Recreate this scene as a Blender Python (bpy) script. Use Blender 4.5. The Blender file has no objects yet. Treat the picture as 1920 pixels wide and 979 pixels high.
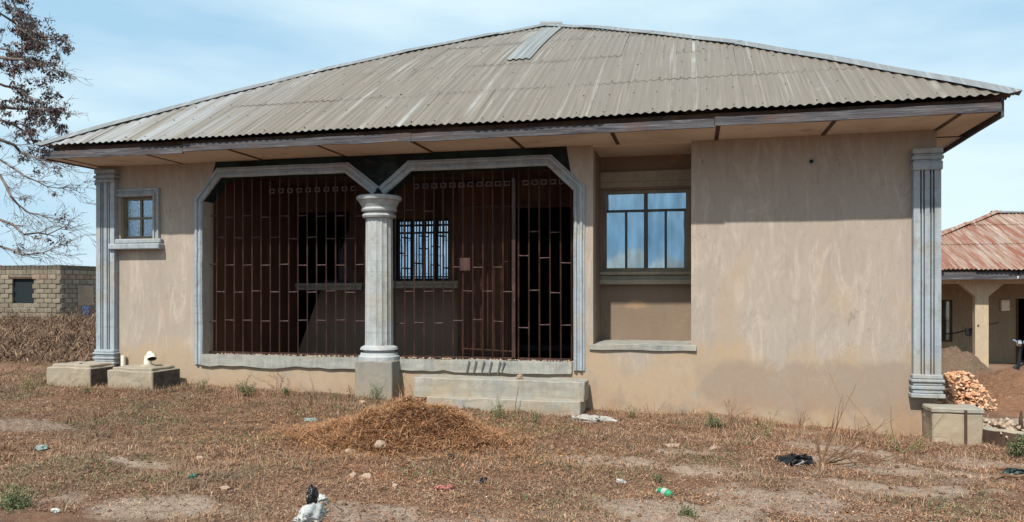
import bpy, bmesh, math, random
import numpy as np
from mathutils import Vector, Matrix
from mathutils.geometry import tessellate_polygon

random.seed(7); np.random.seed(7)
C = bpy.context.scene.collection
SC = bpy.context.scene

# ------------------------------------------------------------------ camera
TH = math.radians(13.4); ST, CT = math.sin(TH), math.cos(TH)
F, HZ, EYE = 1430.0, 545.0, 1.6
cam = bpy.data.cameras.new('camera'); camo = bpy.data.objects.new('camera', cam); C.objects.link(camo)
camo.location = (0, 0, EYE); camo.rotation_euler = (math.radians(90), 0, TH)
cam.sensor_width = 36; cam.lens = 36 * F / 1920; cam.shift_y = (HZ - 489.5) / 1920
cam.clip_start = .05; cam.clip_end = 3000
SC.camera = camo

# ------------------------------------------------------------------ light
SUN_AZ, SUN_EL = math.radians(10), math.radians(50.6)
tosun = Vector((-math.sin(SUN_AZ) * math.cos(SUN_EL), -math.cos(SUN_AZ) * math.cos(SUN_EL), math.sin(SUN_EL)))
sl = bpy.data.lights.new('sun', 'SUN'); sl.energy = 4.1; sl.angle = math.radians(.9); sl.color = (1, .93, .82)
so = bpy.data.objects.new('sun', sl); C.objects.link(so); so.location = (-20, -20, 30)
so.rotation_euler = tosun.to_track_quat('Z', 'Y').to_euler()
W = bpy.data.worlds.new('World'); SC.world = W; W.use_nodes = True
nt = W.node_tree; nt.nodes.clear()
def wn(t): return nt.nodes.new(t)
wout = wn('ShaderNodeOutputWorld'); bg = wn('ShaderNodeBackground'); sky = wn('ShaderNodeTexSky')
sky.sky_type = 'NISHITA'; sky.sun_disc = False; sky.sun_elevation = SUN_EL
sky.sun_rotation = math.atan2(tosun.x, tosun.y); sky.air_density = 1.0; sky.dust_density = 1.2; sky.ozone_density = 2.0
tc = wn('ShaderNodeTexCoord'); mp = wn('ShaderNodeMapping'); mp.inputs['Scale'].default_value = (1.1, 1.1, 4.5)
mp.inputs['Rotation'].default_value = (.25, .12, .5)
nz = wn('ShaderNodeTexNoise'); nz.inputs['Scale'].default_value = 1.7; nz.inputs['Detail'].default_value = 5; nz.inputs['Roughness'].default_value = .5
rp = wn('ShaderNodeValToRGB'); rp.color_ramp.elements[0].position = .36; rp.color_ramp.elements[1].position = .62
rp.color_ramp.elements[0].color = (5.2, 8.3, 10.8, 1); rp.color_ramp.elements[1].color = (9.6, 11.8, 12.6, 1)
mx = wn('ShaderNodeMix'); mx.data_type = 'RGBA'; mx.inputs[0].default_value = .86
nt.links.new(tc.outputs['Generated'], mp.inputs[0]); nt.links.new(mp.outputs[0], nz.inputs['Vector'])
nt.links.new(nz.outputs['Fac'], rp.inputs[0]); nt.links.new(rp.outputs[0], mx.inputs[7])
nt.links.new(sky.outputs[0], mx.inputs[6]); nt.links.new(mx.outputs[2], bg.inputs[0])
bg.inputs[1].default_value = .066
nt.links.new(bg.outputs[0], wout.inputs[0])
SC.view_settings.view_transform = 'Standard'; SC.view_settings.look = 'None'
SC.view_settings.gamma = 1; SC.view_settings.use_curve_mapping = False; SC.view_settings.exposure = 0.45
SC.render.engine = 'CYCLES'

# ------------------------------------------------------------------ survey helpers: facade measurements turned into metres
def _d(u):
    a = (u - 960) / F
    return (-ST + a * CT), (CT + a * ST)
def X(u, Y):
    p, q = _d(u); return p / q * Y
def Z(u, v, Y):
    p, q = _d(u); return EYE - (v - HZ) / F * Y / q

# ------------------------------------------------------------------ value noise and terrain
_rng = np.random.RandomState(3)
_lat = _rng.rand(256, 256)
def vnoise(x, y, s=1.0, o=0):
    x = np.asarray(x, float) * s + 37.3 + o * 11.7; y = np.asarray(y, float) * s + 91.1 + o * 5.3
    xi = np.floor(x).astype(int); yi = np.floor(y).astype(int); fx = x - xi; fy = y - yi
    fx = fx * fx * (3 - 2 * fx); fy = fy * fy * (3 - 2 * fy)
    g = lambda a, b: _lat[a % 256, b % 256]
    return (g(xi, yi) * (1 - fx) + g(xi + 1, yi) * fx) * (1 - fy) + (g(xi, yi + 1) * (1 - fx) + g(xi + 1, yi + 1) * fx) * fy
def fbm(x, y, s=1.0, o=0, n=4):
    r = 0; a = .5; t = 0
    for i in range(n):
        r = r + a * vnoise(x, y, s * 2 ** i, o + i * 3); t += a; a *= .5
    return r / t
def sst(x, a, b):
    t = np.clip((np.asarray(x, float) - a) / (b - a), 0, 1); return t * t * (3 - 2 * t)
def hgt(x, y):
    x = np.asarray(x, float); y = np.asarray(y, float)
    z = -.02 * np.clip(x, -8, 8) - .03 * np.clip(x, 0, 3) * sst(y, 5, 9.5)
    z = z + .05 * sst(y, 7, 9.5) * (1 - sst(y, 10, 14)) * (1 - sst(x, 0, 2))
    z = z - .45 * sst(y, 11, 22) * sst(x, 2, 6)
    z = z + .06 * (fbm(x, y, .35, 1) - .5) + .10 * (fbm(x, y, 1.3, 5) - .5)
    rough = 1 - sst(np.hypot(x + 3, y - 8), 10, 20)
    z = z + rough * (.06 * (fbm(x, y, 5, 9, 3) - .5))
    return z
def h1(x, y): return float(hgt(x, y))
def G(u, v):
    p, q = _d(u); zg = 0
    for _ in range(12):
        t = (EYE - zg) * F / (v - HZ); x, y = p * t, q * t; zg = h1(x, y)
    return x, y, zg
BARE = [(1560, 838, .55, .2), (1650, 880, .8, .16), (1440, 940, .55, .28), (1120, 858, .8, .12), (1840, 868, .75, .17), (1290, 850, .5, .12),
        (1270, 965, .6, .2), (700, 958, .5, .12), (1620, 915, .5, .13), (50, 795, .55, .15), (300, 950, .8, .13), (1330, 880, .5, .1),
        (900, 985, .8, .15), (1750, 920, .6, .12), (1240, 948, .5, .1), (240, 868, .5, .1)]
BARE = [(G(u, v)[0], G(u, v)[1], a, b) for u, v, a, b in BARE]
def bare(x, y):
    x = np.asarray(x, float); y = np.asarray(y, float)
    m = np.zeros_like(x); w = (fbm(x, y, 3.1, 21) - .5) * 1.5
    for bx, by, a, b in BARE:
        r = np.sqrt(((x - bx) / a) ** 2 + ((y - by) / (b * 1.8)) ** 2) + w
        m = np.maximum(m, 1 - sst(r, .65, 1.15))
    m = np.maximum(m, sst(fbm(x, y, .9, 31), .64, .74) * .5 * sst(x, -4, 0))
    return m
def green(x, y):
    g = sst(fbm(x, y, 1.4, 41), .52, .68)
    return g * .9

# ------------------------------------------------------------------ object helpers
def props(o, label=None, cat=None, group=None, kind=None):
    if label: o['label'] = label
    if cat: o['category'] = cat
    if group: o['group'] = group
    if kind: o['kind'] = kind
    return o
def thing(name, loc, label, cat, group=None, rz=0):
    o = bpy.data.objects.new(name, None); C.objects.link(o); o.empty_display_size = .2
    o.location = loc; o.rotation_euler = (0, 0, rz)
    return props(o, label, cat, group)
OFF = {}
def link(name, me, parent=None, loc=None):
    o = bpy.data.objects.new(name, me); C.objects.link(o)
    pw = OFF.get(parent.name, Vector(parent.location)) if parent is not None else Vector((0, 0, 0))
    if loc is not None:
        o.location = loc; OFF[o.name] = pw + Vector(loc)
    else:
        o.location = -pw; OFF[o.name] = Vector((0, 0, 0))
    o.parent = parent
    return o
class MB:
    def __init__(s): s.v = []; s.f = []; s.m = []; s.mi = 0
    def add(s, vs, fs):
        n = len(s.v); s.v += [tuple(p) for p in vs]; s.f += [tuple(i + n for i in f) for f in fs]; s.m += [s.mi] * len(fs)
    def box(s, x0, x1, y0, y1, z0, z1, j=0):
        r = lambda: random.uniform(-j, j) if j else 0
        vs = [(x0 + r(), y0 + r(), z0 + r()), (x1 + r(), y0 + r(), z0 + r()), (x1 + r(), y1 + r(), z0 + r()), (x0 + r(), y1 + r(), z0 + r()),
              (x0 + r(), y0 + r(), z1 + r()), (x1 + r(), y0 + r(), z1 + r()), (x1 + r(), y1 + r(), z1 + r()), (x0 + r(), y1 + r(), z1 + r())]
        s.add(vs, [(0, 3, 2, 1), (4, 5, 6, 7), (0, 1, 5, 4), (1, 2, 6, 5), (2, 3, 7, 6), (3, 0, 4, 7)]); return s
    def tube(s, pts, rad, n=6, cap=True):
        pts = [Vector(p) for p in pts]
        if not hasattr(rad, '__len__'): rad = [rad] * len(pts)
        vs = []; fs = []; ref = Vector((0, 0, 1))
        for i, p in enumerate(pts):
            d = (pts[min(i + 1, len(pts) - 1)] - pts[max(i - 1, 0)]).normalized()
            if abs(d.z) > .95: ref = Vector((1, 0, 0))
            a = d.cross(ref).normalized(); b = d.cross(a).normalized()
            for k in range(n):
                t = 2 * math.pi * k / n; vs.append(p + (a * math.cos(t) + b * math.sin(t)) * rad[i])
        for i in range(len(pts) - 1):
            for k in range(n):
                k2 = (k + 1) % n; fs.append((i * n + k, i * n + k2, (i + 1) * n + k2, (i + 1) * n + k))
        if cap: fs.append(tuple(range(n))[::-1]); fs.append(tuple((len(pts) - 1) * n + k for k in range(n)))
        s.add(vs, fs); return s
    def lathe(s, prof, n=32, c=(0, 0), flute=None, sq=0):
        vs = []; fs = []
        for (r, z) in prof:
            for k in range(n):
                t = 2 * math.pi * k / n; rr = r * (flute(t) if flute else 1)
                vs.append((c[0] + rr * math.cos(t), c[1] + rr * math.sin(t), z))
        for i in range(len(prof) - 1):
            for k in range(n):
                k2 = (k + 1) % n; fs.append((i * n + k, i * n + k2, (i + 1) * n + k2, (i + 1) * n + k))
        fs.append(tuple(range(n))[::-1]); fs.append(tuple((len(prof) - 1) * n + k for k in range(n)))
        s.add(vs, fs); return s
    def plate(s, outer, holes, y0, y1):
        """wall in the xz plane with holes, from y0 (front) to y1"""
        loops = [outer] + list(holes); flat = [p for l in loops for p in l]
        tris = tessellate_polygon([[Vector((p[0], p[1], 0)) for p in l] for l in loops])
        n = len(flat); vs = [(p[0], y0, p[1]) for p in flat] + [(p[0], y1, p[1]) for p in flat]
        fs = []
        for t in tris:
            a, b, c = [flat[i] for i in t]
            ar = (b[0] - a[0]) * (c[1] - a[1]) - (c[0] - a[0]) * (b[1] - a[1])
            t = tuple(t) if ar > 0 else tuple(t)[::-1]
            fs.append(t); fs.append(tuple(i + n for i in t[::-1]))
        o = 0
        for li, l in enumerate(loops):
            m = len(l)
            ar = sum(l[i][0] * l[(i + 1) % m][1] - l[(i + 1) % m][0] * l[i][1] for i in range(m))
            for i in range(m):
                a, b = o + i, o + (i + 1) % m
                f = (a, a + n, b + n, b) if (ar > 0) == (li == 0) else (b, b + n, a + n, a)
                fs.append(f)
            o += m
        s.add(vs, fs); return s
    def build(s, name, mat, parent=None, smooth=False, bevel=0, loc=None):
        me = bpy.data.meshes.new(name); me.from_pydata(s.v, [], s.f)
        mats = mat if isinstance(mat, (list, tuple)) else [mat]
        for m in mats: me.materials.append(m)
        if len(mats) > 1: me.polygons.foreach_set('material_index', s.m)
        if bevel:
            bm = bmesh.new(); bm.from_mesh(me)
            bmesh.ops.remove_doubles(bm, verts=bm.verts, dist=1e-5)
            es = [e for e in bm.edges if len(e.link_faces) == 2 and e.calc_face_angle(0) > .6]
            bmesh.ops.bevel(bm, geom=es, offset=bevel, segments=1, affect='EDGES', profile=.5)
            bm.to_mesh(me); bm.free()
        if smooth:
            me.polygons.foreach_set('use_smooth', [True] * len(me.polygons))
        me.update()
        return link(name, me, parent, loc)
def B(name, b, mat, parent, bevel=.004, j=0):
    return MB().box(*b, j=j).build(name, mat, parent, bevel=bevel)
def roughen(o, cuts=6, amp=.01, sc=4, keep=None):
    """subdivide a mesh and push its surface about so it is worn and uneven"""
    bm = bmesh.new(); bm.from_mesh(o.data)
    bmesh.ops.subdivide_edges(bm, edges=bm.edges, cuts=cuts, use_grid_fill=True)
    from mathutils import noise
    for v in bm.verts:
        n = noise.noise_vector(v.co * sc) * amp + noise.noise_vector(v.co * sc * 3.1) * amp * .5
        v.co += n
    if keep:
        for v in bm.verts:
            if v.co.z < keep: v.co.z += noise.noise(Vector((v.co.x * 2.1, 0, 0))) * .03 + noise.noise(Vector((v.co.x * 9, 3, 0))) * .035
    bm.to_mesh(o.data); bm.free(); o.data.update(); return o
def cloud(name, V, Fc, mat, parent=None, nper=3, smooth=False):
    """numpy mesh: V (n,3), faces of nper corners in order"""
    me = bpy.data.meshes.new(name); nv = len(V); nf = len(Fc)
    me.vertices.add(nv); me.vertices.foreach_set('co', np.asarray(V, np.float32).ravel())
    me.loops.add(nf * nper); me.loops.foreach_set('vertex_index', np.asarray(Fc, np.int32).ravel())
    me.polygons.add(nf); me.polygons.foreach_set('loop_start', np.arange(nf, dtype=np.int32) * nper)
    me.polygons.foreach_set('loop_total', np.full(nf, nper, np.int32))
    if smooth: me.polygons.foreach_set('use_smooth', [True] * nf)
    me.materials.append(mat); me.update(calc_edges=True)
    return link(name, me, parent)

# ------------------------------------------------------------------ materials
def mat(name):
    m = bpy.data.materials.new(name); m.use_nodes = True
    return m, m.node_tree, m.node_tree.nodes['Principled BSDF']
class N:
    def __init__(s, name, rough=.85, spec=.25, metal=0):
        s.m, s.t, s.b = mat(name); s.b.inputs['Roughness'].default_value = rough
        s.b.inputs['Specular IOR Level'].default_value = spec; s.b.inputs['Metallic'].default_value = metal
        s.tc = s.t.nodes.new('ShaderNodeTexCoord'); s.c = None
    def nn(s, t): return s.t.nodes.new(t)
    def noise(s, scale=(1, 1, 1), sc=5, det=5, ro=.55, dist=0, lo=.35, hi=.65):
        mp = s.nn('ShaderNodeMapping'); mp.inputs['Scale'].default_value = scale
        s.t.links.new(s.tc.outputs['Object'], mp.inputs[0])
        n = s.nn('ShaderNodeTexNoise'); n.inputs['Scale'].default_value = sc; n.inputs['Detail'].default_value = det
        n.inputs['Roughness'].default_value = ro; n.inputs['Distortion'].default_value = dist
        s.t.links.new(mp.outputs[0], n.inputs['Vector'])
        r = s.nn('ShaderNodeMapRange'); r.inputs[1].default_value = lo; r.inputs[2].default_value = hi
        s.t.links.new(n.outputs['Fac'], r.inputs[0]); return r.outputs[0]
    def axis(s, i, lo, hi):
        x = s.nn('ShaderNodeSeparateXYZ'); s.t.links.new(s.tc.outputs['Object'], x.inputs[0])
        r = s.nn('ShaderNodeMapRange'); r.inputs[1].default_value = lo; r.inputs[2].default_value = hi
        s.t.links.new(x.outputs[i], r.inputs[0]); return r.outputs[0]
    def op(s, a, b, o='MULTIPLY'):
        n = s.nn('ShaderNodeMath'); n.operation = o; n.use_clamp = True
        for i, k in enumerate((a, b)):
            if isinstance(k, (int, float)): n.inputs[i].default_value = k
            else: s.t.links.new(k, n.inputs[i])
        return n.outputs[0]
    def col(s, c):
        n = s.nn('ShaderNodeRGB'); n.outputs[0].default_value = (*c, 1); s.c = n.outputs[0]; return s
    def mix(s, c, fac, mode='MIX'):
        n = s.nn('ShaderNodeMix'); n.data_type = 'RGBA'; n.blend_type = mode
        s.t.links.new(s.c, n.inputs[6])
        if isinstance(c, tuple): n.inputs[7].default_value = (*c, 1)
        else: s.t.links.new(c, n.inputs[7])
        if isinstance(fac, (int, float)): n.inputs[0].default_value = fac
        else: s.t.links.new(fac, n.inputs[0])
        s.c = n.outputs[2]; return s
    def rnd(s, which='obj'):
        if which == 'obj': n = s.nn('ShaderNodeObjectInfo'); return n.outputs['Random']
        n = s.nn('ShaderNodeNewGeometry'); return n.outputs['Random Per Island']
    def attr(s, nm):
        n = s.nn('ShaderNodeAttribute'); n.attribute_name = nm; return n.outputs['Fac']
    def bump(s, h, st=.3, d=.01):
        n = s.nn('ShaderNodeBump'); n.inputs['Strength'].default_value = st; n.inputs['Distance'].default_value = d
        s.t.links.new(h, n.inputs['Height'])
        if s.b.inputs['Normal'].is_linked: s.t.links.new(s.b.inputs['Normal'].links[0].from_socket, n.inputs['Normal'])
        s.t.links.new(n.outputs[0], s.b.inputs['Normal']); return s
    def ramp(s, fac, stops):
        n = s.nn('ShaderNodeValToRGB'); cr = n.color_ramp
        while len(cr.elements) < len(stops): cr.elements.new(.5)
        for e, (p, c) in zip(cr.elements, stops): e.position = p; e.color = (*c, 1)
        s.t.links.new(fac, n.inputs[0]); s.c = n.outputs[0]; return s
    def done(s, rough=None):
        s.t.links.new(s.c, s.b.inputs['Base Color'])
        if rough is not None: s.t.links.new(rough, s.b.inputs['Roughness'])
        return s.m

def plaster_mat(name, base, dark, earth=True, lo=.0):
    n = N(name, .92, .15).col(base)
    n.mix(dark, n.op(n.noise((1, 1, .35), 1.3, 6, .6, .4, .40, .72), .55))
    n.mix(tuple(c * 1.28 for c in base), n.op(n.noise((2.2, 1, .5), 2.2, 8, .72, 1.8, .50, .64), .7)); n.mix(tuple(c * .86 for c in base), n.op(n.noise((1.2, 1, .6), 3.1, 8, .75, 1.2, .52, .64), .5))       # trowel sweeps
    n.mix(tuple(c * .78 for c in base), n.op(n.noise((5, 1, .8), 2.2, 8, .78, 2.2, .52, .66), .65))
    n.mix((.33, .29, .25), n.op(n.noise((.8, .8, .6), 2.0, 4, .5, .3, .50, .75), .25))
    if earth:
        wav = n.noise((1, 1, .5), 1.7, 5, .6, .2, .25, .75)
        zz = n.axis(2, 1.05, .25)
        e = n.op(n.op(zz, wav, 'ADD'), .62, 'SUBTRACT'); n.mix((.38, .285, .195), n.op(n.op(e, 2.4), n.noise((1, 1, 1), 5, 7, .75, .4, .1, .5)))
        d = n.op(n.axis(2, .85, .45), n.axis(2, .02, .34)); d = n.op(d, n.axis(0, -.1, .5))
        d = n.op(d, n.noise((1, 1, .8), 2.0, 8, .72, .4, .22, .62))
        edge = n.nn('ShaderNodeMapRange'); edge.inputs[1].default_value = .12; edge.inputs[2].default_value = .30
        n.t.links.new(d, edge.inputs[0]); n.mix((.25, .195, .165), n.op(edge.outputs[0], .6))
        low = n.op(n.axis(2, .40, .05), n.noise((1, 1, .6), 3.4, 5, .6, 0, .35, .62)); n.mix((.33, .205, .125), n.op(low, .75)); n.mix((.22, .19, .16), n.op(n.op(n.axis(2, .9, .1), n.noise((1, 1, .7), 3.2, 7, .7, .5, .52, .68)), .6))
        n.mix((.26, .25, .23), n.op(n.op(n.axis(2, 1.0, .7), n.noise((1, 1, 1), 2.4, 5, .6, .3, .58, .68)), .45))
    # grime run-off under the eave
    top = n.op(n.axis(2, 2.7 + lo, 3.5 + lo), n.noise((5, 1, .6), 1.5, 5, .6, .3, .3, .75)); n.mix((.20, .17, .13), n.op(top, .5))
    def line(sc, width, dist, seed):      # thin irregular lines: cracks and trowel ridges
        a_ = n.noise((1, 1, .55), sc, 5, .55, dist, 0, 1); q = n.nn('ShaderNodeMath'); q.operation = 'SUBTRACT'; q.inputs[1].default_value = seed; n.t.links.new(a_, q.inputs[0])
        w2 = n.nn('ShaderNodeMath'); w2.operation = 'ABSOLUTE'; n.t.links.new(q.outputs[0], w2.inputs[0])
        r_ = n.nn('ShaderNodeMapRange'); r_.inputs[1].default_value = width; r_.inputs[2].default_value = 0; n.t.links.new(w2.outputs[0], r_.inputs[0]); return r_.outputs[0]
    n.mix(tuple(c * .62 for c in base), n.op(n.op(line(1.1, .004, .6, .47), n.noise((1, 1, 1), .8, 2, .5, 0, .45, .6)), .75))
    n.mix(tuple(c * .8 for c in base), n.op(n.op(line(2.6, .012, 2.2, .53), n.noise((1, 1, 1), 1.3, 2, .5, 0, .4, .6)), .6))
    n.mix(tuple(min(1, c * 1.15) for c in base), n.op(n.op(line(2.2, .02, 2.5, .5), n.noise((1, 1, 1), 1.1, 2, .5, 0, .4, .6)), .22))
    n.bump(n.noise((1, 1, 1), 60, 4, .6, 0, .2, .8), .25, .004)
    n.bump(n.noise((1, 1, .5), 4, 7, .7, .5, .2, .8), .3, .015)
    return n.done()
PL = plaster_mat('tan_plaster', (.36, .309, .264), (.29, .245, .207))
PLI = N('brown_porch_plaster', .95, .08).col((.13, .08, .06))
PLI.mix((.05, .032, .027), PLI.noise((1, 1, .5), 1.6, 5, .6, .3, .35, .65)); PLI.mix((.26, .19, .15), PLI.op(PLI.axis(2, 1.8, 1.1), .75)); PLI.bump(PLI.noise((1, 1, 1), 14, 4, .6), .25, .01); PLI = PLI.done()  # paler low down: light bounced off the sunlit floor put into the colour
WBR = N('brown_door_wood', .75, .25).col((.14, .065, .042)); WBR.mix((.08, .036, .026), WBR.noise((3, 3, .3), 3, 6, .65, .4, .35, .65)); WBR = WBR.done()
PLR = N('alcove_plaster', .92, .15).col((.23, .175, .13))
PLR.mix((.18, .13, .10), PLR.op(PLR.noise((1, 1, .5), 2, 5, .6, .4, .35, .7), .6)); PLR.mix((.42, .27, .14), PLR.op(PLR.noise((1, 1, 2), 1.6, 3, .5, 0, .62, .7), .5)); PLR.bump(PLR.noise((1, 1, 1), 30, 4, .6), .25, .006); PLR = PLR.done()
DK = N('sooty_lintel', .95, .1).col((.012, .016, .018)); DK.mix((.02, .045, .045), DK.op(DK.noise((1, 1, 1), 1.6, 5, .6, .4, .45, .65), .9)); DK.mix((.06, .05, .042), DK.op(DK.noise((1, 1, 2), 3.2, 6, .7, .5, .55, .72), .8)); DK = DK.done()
def cement(name, base, alt, str_=.6, spots=(.22, .25, .22)):
    n = N(name, .88, .2).col(base)
    n.mix(alt, n.op(n.noise((3, 3, .35), 2.2, 6, .65, .5, .38, .68), str_))
    n.mix(spots, n.op(n.noise((1, 1, 1), 4.5, 6, .65, .2, .56, .72), .6))
    n.mix(tuple(min(1, c * 1.25) for c in base), n.op(n.noise((8, 8, 1), 3, 5, .7, .3, .55, .72), .55))
    n.mix((.33, .27, .19), n.op(n.noise((1, 1, 1.5), 1.3, 5, .6, .3, .5, .68), .55)); n.mix((.13, .125, .12), n.op(n.noise((1, 1, .8), 7, 8, .8, .1, .50, .70), .55)); n.mix(tuple(min(.55, c * 1.25) for c in base), n.op(n.noise((1, 1, 1), 11, 7, .8, .1, .52, .68), .5)); n.mix((.20, .20, .20), n.op(n.noise((.4, .4, 14), 2.0, 3, .5, 0, .60, .68), .35)); n.mix((.36, .27, .18), n.op(n.op(n.axis(2, .55, .05), n.noise((1, 1, 1), 4, 5, .6, 0, .3, .6)), .7))
    n.bump(n.noise((1, 1, 1), 40, 5, .65), .3, .004)
    return n.done()
TR = cement('blue_grey_moulding', (.33, .375, .41), (.20, .235, .275), .75)
CO = cement('column_cement', (.40, .425, .43), (.26, .285, .31), .75)
CE = cement('grey_cement', (.29, .29, .26), (.20, .205, .19), .7)
CS = cement('step_cement', (.33, .325, .295), (.20, .215, .21), .9, (.13, .145, .15))
CB = cement('box_cement', (.33, .29, .23), (.24, .21, .165), .6, (.22, .19, .15))
CP = cement('pedestal_cement', (.25, .235, .205), (.20, .19, .17), .6, (.16, .15, .13))
def roofmat(name, base, alt, streak, rust=None, zinc=False):
    n = N(name, .55, .35).col(base)
    r = n.rnd()
    n.mix(alt, n.op(r, .35)); n.mix(alt, n.op(n.noise((3.2, .22, .22), 2.3, 6, .65, 0, .40, .66), .6))
    n.mix(tuple(min(1, c * 1.35) for c in streak), n.op(n.op(n.noise((9, .10, .10), 1.3, 4, .6, .05, .60, .66), n.noise((1, 1, 1), .9, 3, .6, .2, .35, .6)), .9))
    n.mix(tuple(c * 1.28 for c in base), n.op(n.noise((13, .25, .25), 1.9, 4, .65, .05, .52, .62), .8))
    n.mix(tuple(c * .72 for c in base), n.op(n.noise((11, .2, .2), 2.3, 4, .65, .05, .54, .66), .8))
    n.mix((.17, .155, .13), n.op(n.noise((7, .3, .3), 2.6, 4, .6, .1, .60, .75), .55))
    n.mix(streak, n.op(n.noise((1, 1, 1), 2.2, 5, .7, .4, .64, .72), .55))
    if zinc: n.mix((.31, .33, .35), n.op(n.op(n.axis(0, -5.6, -7.6), n.noise((4, .2, .2), 1.5, 4, .6, .05, .38, .6)), .85))
    if rust:
        n.mix(rust, n.op(n.noise((5, .3, .3), 1.5, 5, .65, .1, .40, .58), .92)); n.mix((.16, .05, .025), n.op(n.noise((9, .3, .3), 2.2, 4, .6, 0, .52, .68), .7))
        n.mix((.38, .34, .30), n.op(n.noise((7, .2, .2), 2.9, 4, .6, 0, .56, .68), .75))
    n.bump(n.noise((1, 1, 1), 18, 4, .6), .12, .005)
    return n.done()
RF = roofmat('weathered_tan_roof', (.172, .148, .122), (.145, .125, .104), (.25, .25, .24), zinc=True)
RZ = roofmat('bare_zinc_roof', (.21, .22, .225), (.18, .19, .19), (.27, .275, .28))
RC = roofmat('zinc_ridge_cap', (.19, .205, .215), (.15, .165, .175), (.26, .27, .28))
RR = roofmat('rusty_roof', (.33, .25, .20), (.27, .18, .135), (.40, .34, .29), rust=(.20, .062, .03))
WD = N('weathered_fascia_wood', .85, .2).col((.10, .097, .105))
WD.mix((.04, .04, .05), WD.noise((.6, 3, 14), 1.8, 6, .7, .8, .42, .66)); WD.mix((.20, .20, .22), WD.op(WD.noise((.8, 3, 9), 2.6, 6, .7, .5, .52, .7), .7))
WD.mix((.14, .075, .05), WD.op(WD.noise((1, 1, 3), 1.1, 4, .5, .2, .55, .7), .6)); WD.bump(WD.noise((.6, 3, 16), 3, 6, .7), .6, .01); WD = WD.done()
SF = N('soffit_board', .85, .2).col((.58, .49, .41)); SF.mix((.46, .36, .29), SF.op(SF.noise((1, 1, 1), 1.4, 5, .6, .3, .4, .7), .7)); SF.mix((.25, .14, .09), SF.op(SF.noise((1, 1, 1), 3.5, 5, .6, .3, .62, .72), .5)); SF = SF.done()
BT = N('brown_batten_wood', .85, .2).col((.06, .038, .03)); BT.mix((.11, .07, .05), BT.noise((2, 2, 2), 3, 4)); BT = BT.done()
GR = N('maroon_grille_paint', .5, .4).col((.030, .012, .009)); GR.mix((.065, .03, .02), GR.noise((1, 1, .4), 9, 4, .6, 0, .45, .65)); GR.mix((.30, .22, .20), GR.op(GR.noise((1, 1, 1), 22, 3, .6, 0, .66, .72), .3)); GR = GR.done()
RG = N('worn_grille_rung', .7, .3).col((.11, .075, .075)); RG.mix((.05, .02, .02), RG.noise((1, 1, 1), 15, 3)); RG = RG.done()
GB = N('grey_burglar_bar', .6, .3).col((.015, .022, .032)).done()
BZ = N('bronze_aluminium', .45, .5, .3).col((.20, .165, .10)); BZ.mix((.13, .11, .075), BZ.noise((1, 1, .5), 6, 4)); BZ = BZ.done()
BZD = N('dark_aluminium', .45, .5, .3).col((.055, .05, .045)).done()
def glass(name, tint=(.62, .80, .98), gl=.62, wob=3.0, st=.12, pat=False):
    m = bpy.data.materials.new(name); m.use_nodes = True; t = m.node_tree; t.nodes.clear()
    o = t.nodes.new('ShaderNodeOutputMaterial'); mxs = t.nodes.new('ShaderNodeMixShader'); mxs.inputs[0].default_value = gl
    d = t.nodes.new('ShaderNodeBsdfTransparent'); d.inputs[0].default_value = (.35, .45, .55, 1)
    g = t.nodes.new('ShaderNodeBsdfGlossy'); g.inputs['Roughness'].default_value = .05; g.inputs[0].default_value = (*tint, 1)
    c = t.nodes.new('ShaderNodeTexCoord'); mp = t.nodes.new('ShaderNodeMapping'); mp.inputs['Scale'].default_value = (1, 1, .25) if not pat else (1, 1, 1)
    n = t.nodes.new('ShaderNodeTexNoise'); n.inputs['Scale'].default_value = wob; n.inputs['Detail'].default_value = 3
    b = t.nodes.new('ShaderNodeBump'); b.inputs['Strength'].default_value = st; b.inputs['Distance'].default_value = .02
    t.links.new(c.outputs['Object'], mp.inputs[0]); t.links.new(mp.outputs[0], n.inputs['Vector']); t.links.new(n.outputs['Fac'], b.inputs['Height'])
    t.links.new(b.outputs[0], g.inputs['Normal'])
    dirt = t.nodes.new('ShaderNodeTexNoise'); dirt.inputs['Scale'].default_value = 40 if pat else 9; dirt.inputs['Detail'].default_value = 5
    t.links.new(mp.outputs[0], dirt.inputs['Vector'])
    r = t.nodes.new('ShaderNodeMapRange'); r.inputs[1].default_value = .3; r.inputs[2].default_value = .7
    r.inputs[3].default_value = gl - (.3 if pat else .16); r.inputs[4].default_value = min(1, gl + .14)
    t.links.new(dirt.outputs['Fac'], r.inputs[0]); t.links.new(r.outputs[0], mxs.inputs[0])
    t.links.new(d.outputs[0], mxs.inputs[1]); t.links.new(g.outputs[0], mxs.inputs[2]); t.links.new(mxs.outputs[0], o.inputs[0])
    return m
DKR = N('shaded_mossy_render', .97, .1).col((.17, .145, .12)); DKR.mix((.09, .08, .07), DKR.noise((1, 1, 1), 9, 6, .7)); DKR.bump(DKR.noise((1, 1, 1), 16, 5, .7), .8, .03); DKR = DKR.done()  # dark render: painted-in shade on the box sides, mossy top row of blocks
GL = glass('window_glass', (.44, .62, .78), gl=.60); GLS = glass('patterned_glass', gl=.5, wob=60, st=.2, pat=True); GLP = glass('porch_window_glass', (.50, .63, .80), .85)
CU = N('pale_curtain', .9, .1).col((.45, .50, .55)); CU.mix((.3, .34, .4), CU.noise((6, 1, .3), 4, 4)); CU = CU.done()
PV = N('white_plastic_pipe', .4, .5).col((.74, .70, .60)); PV.mix((.5, .44, .34), PV.op(PV.noise((1, 1, 1), 9, 4, .6, 0, .5, .7), .6)); PV = PV.done()
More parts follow.
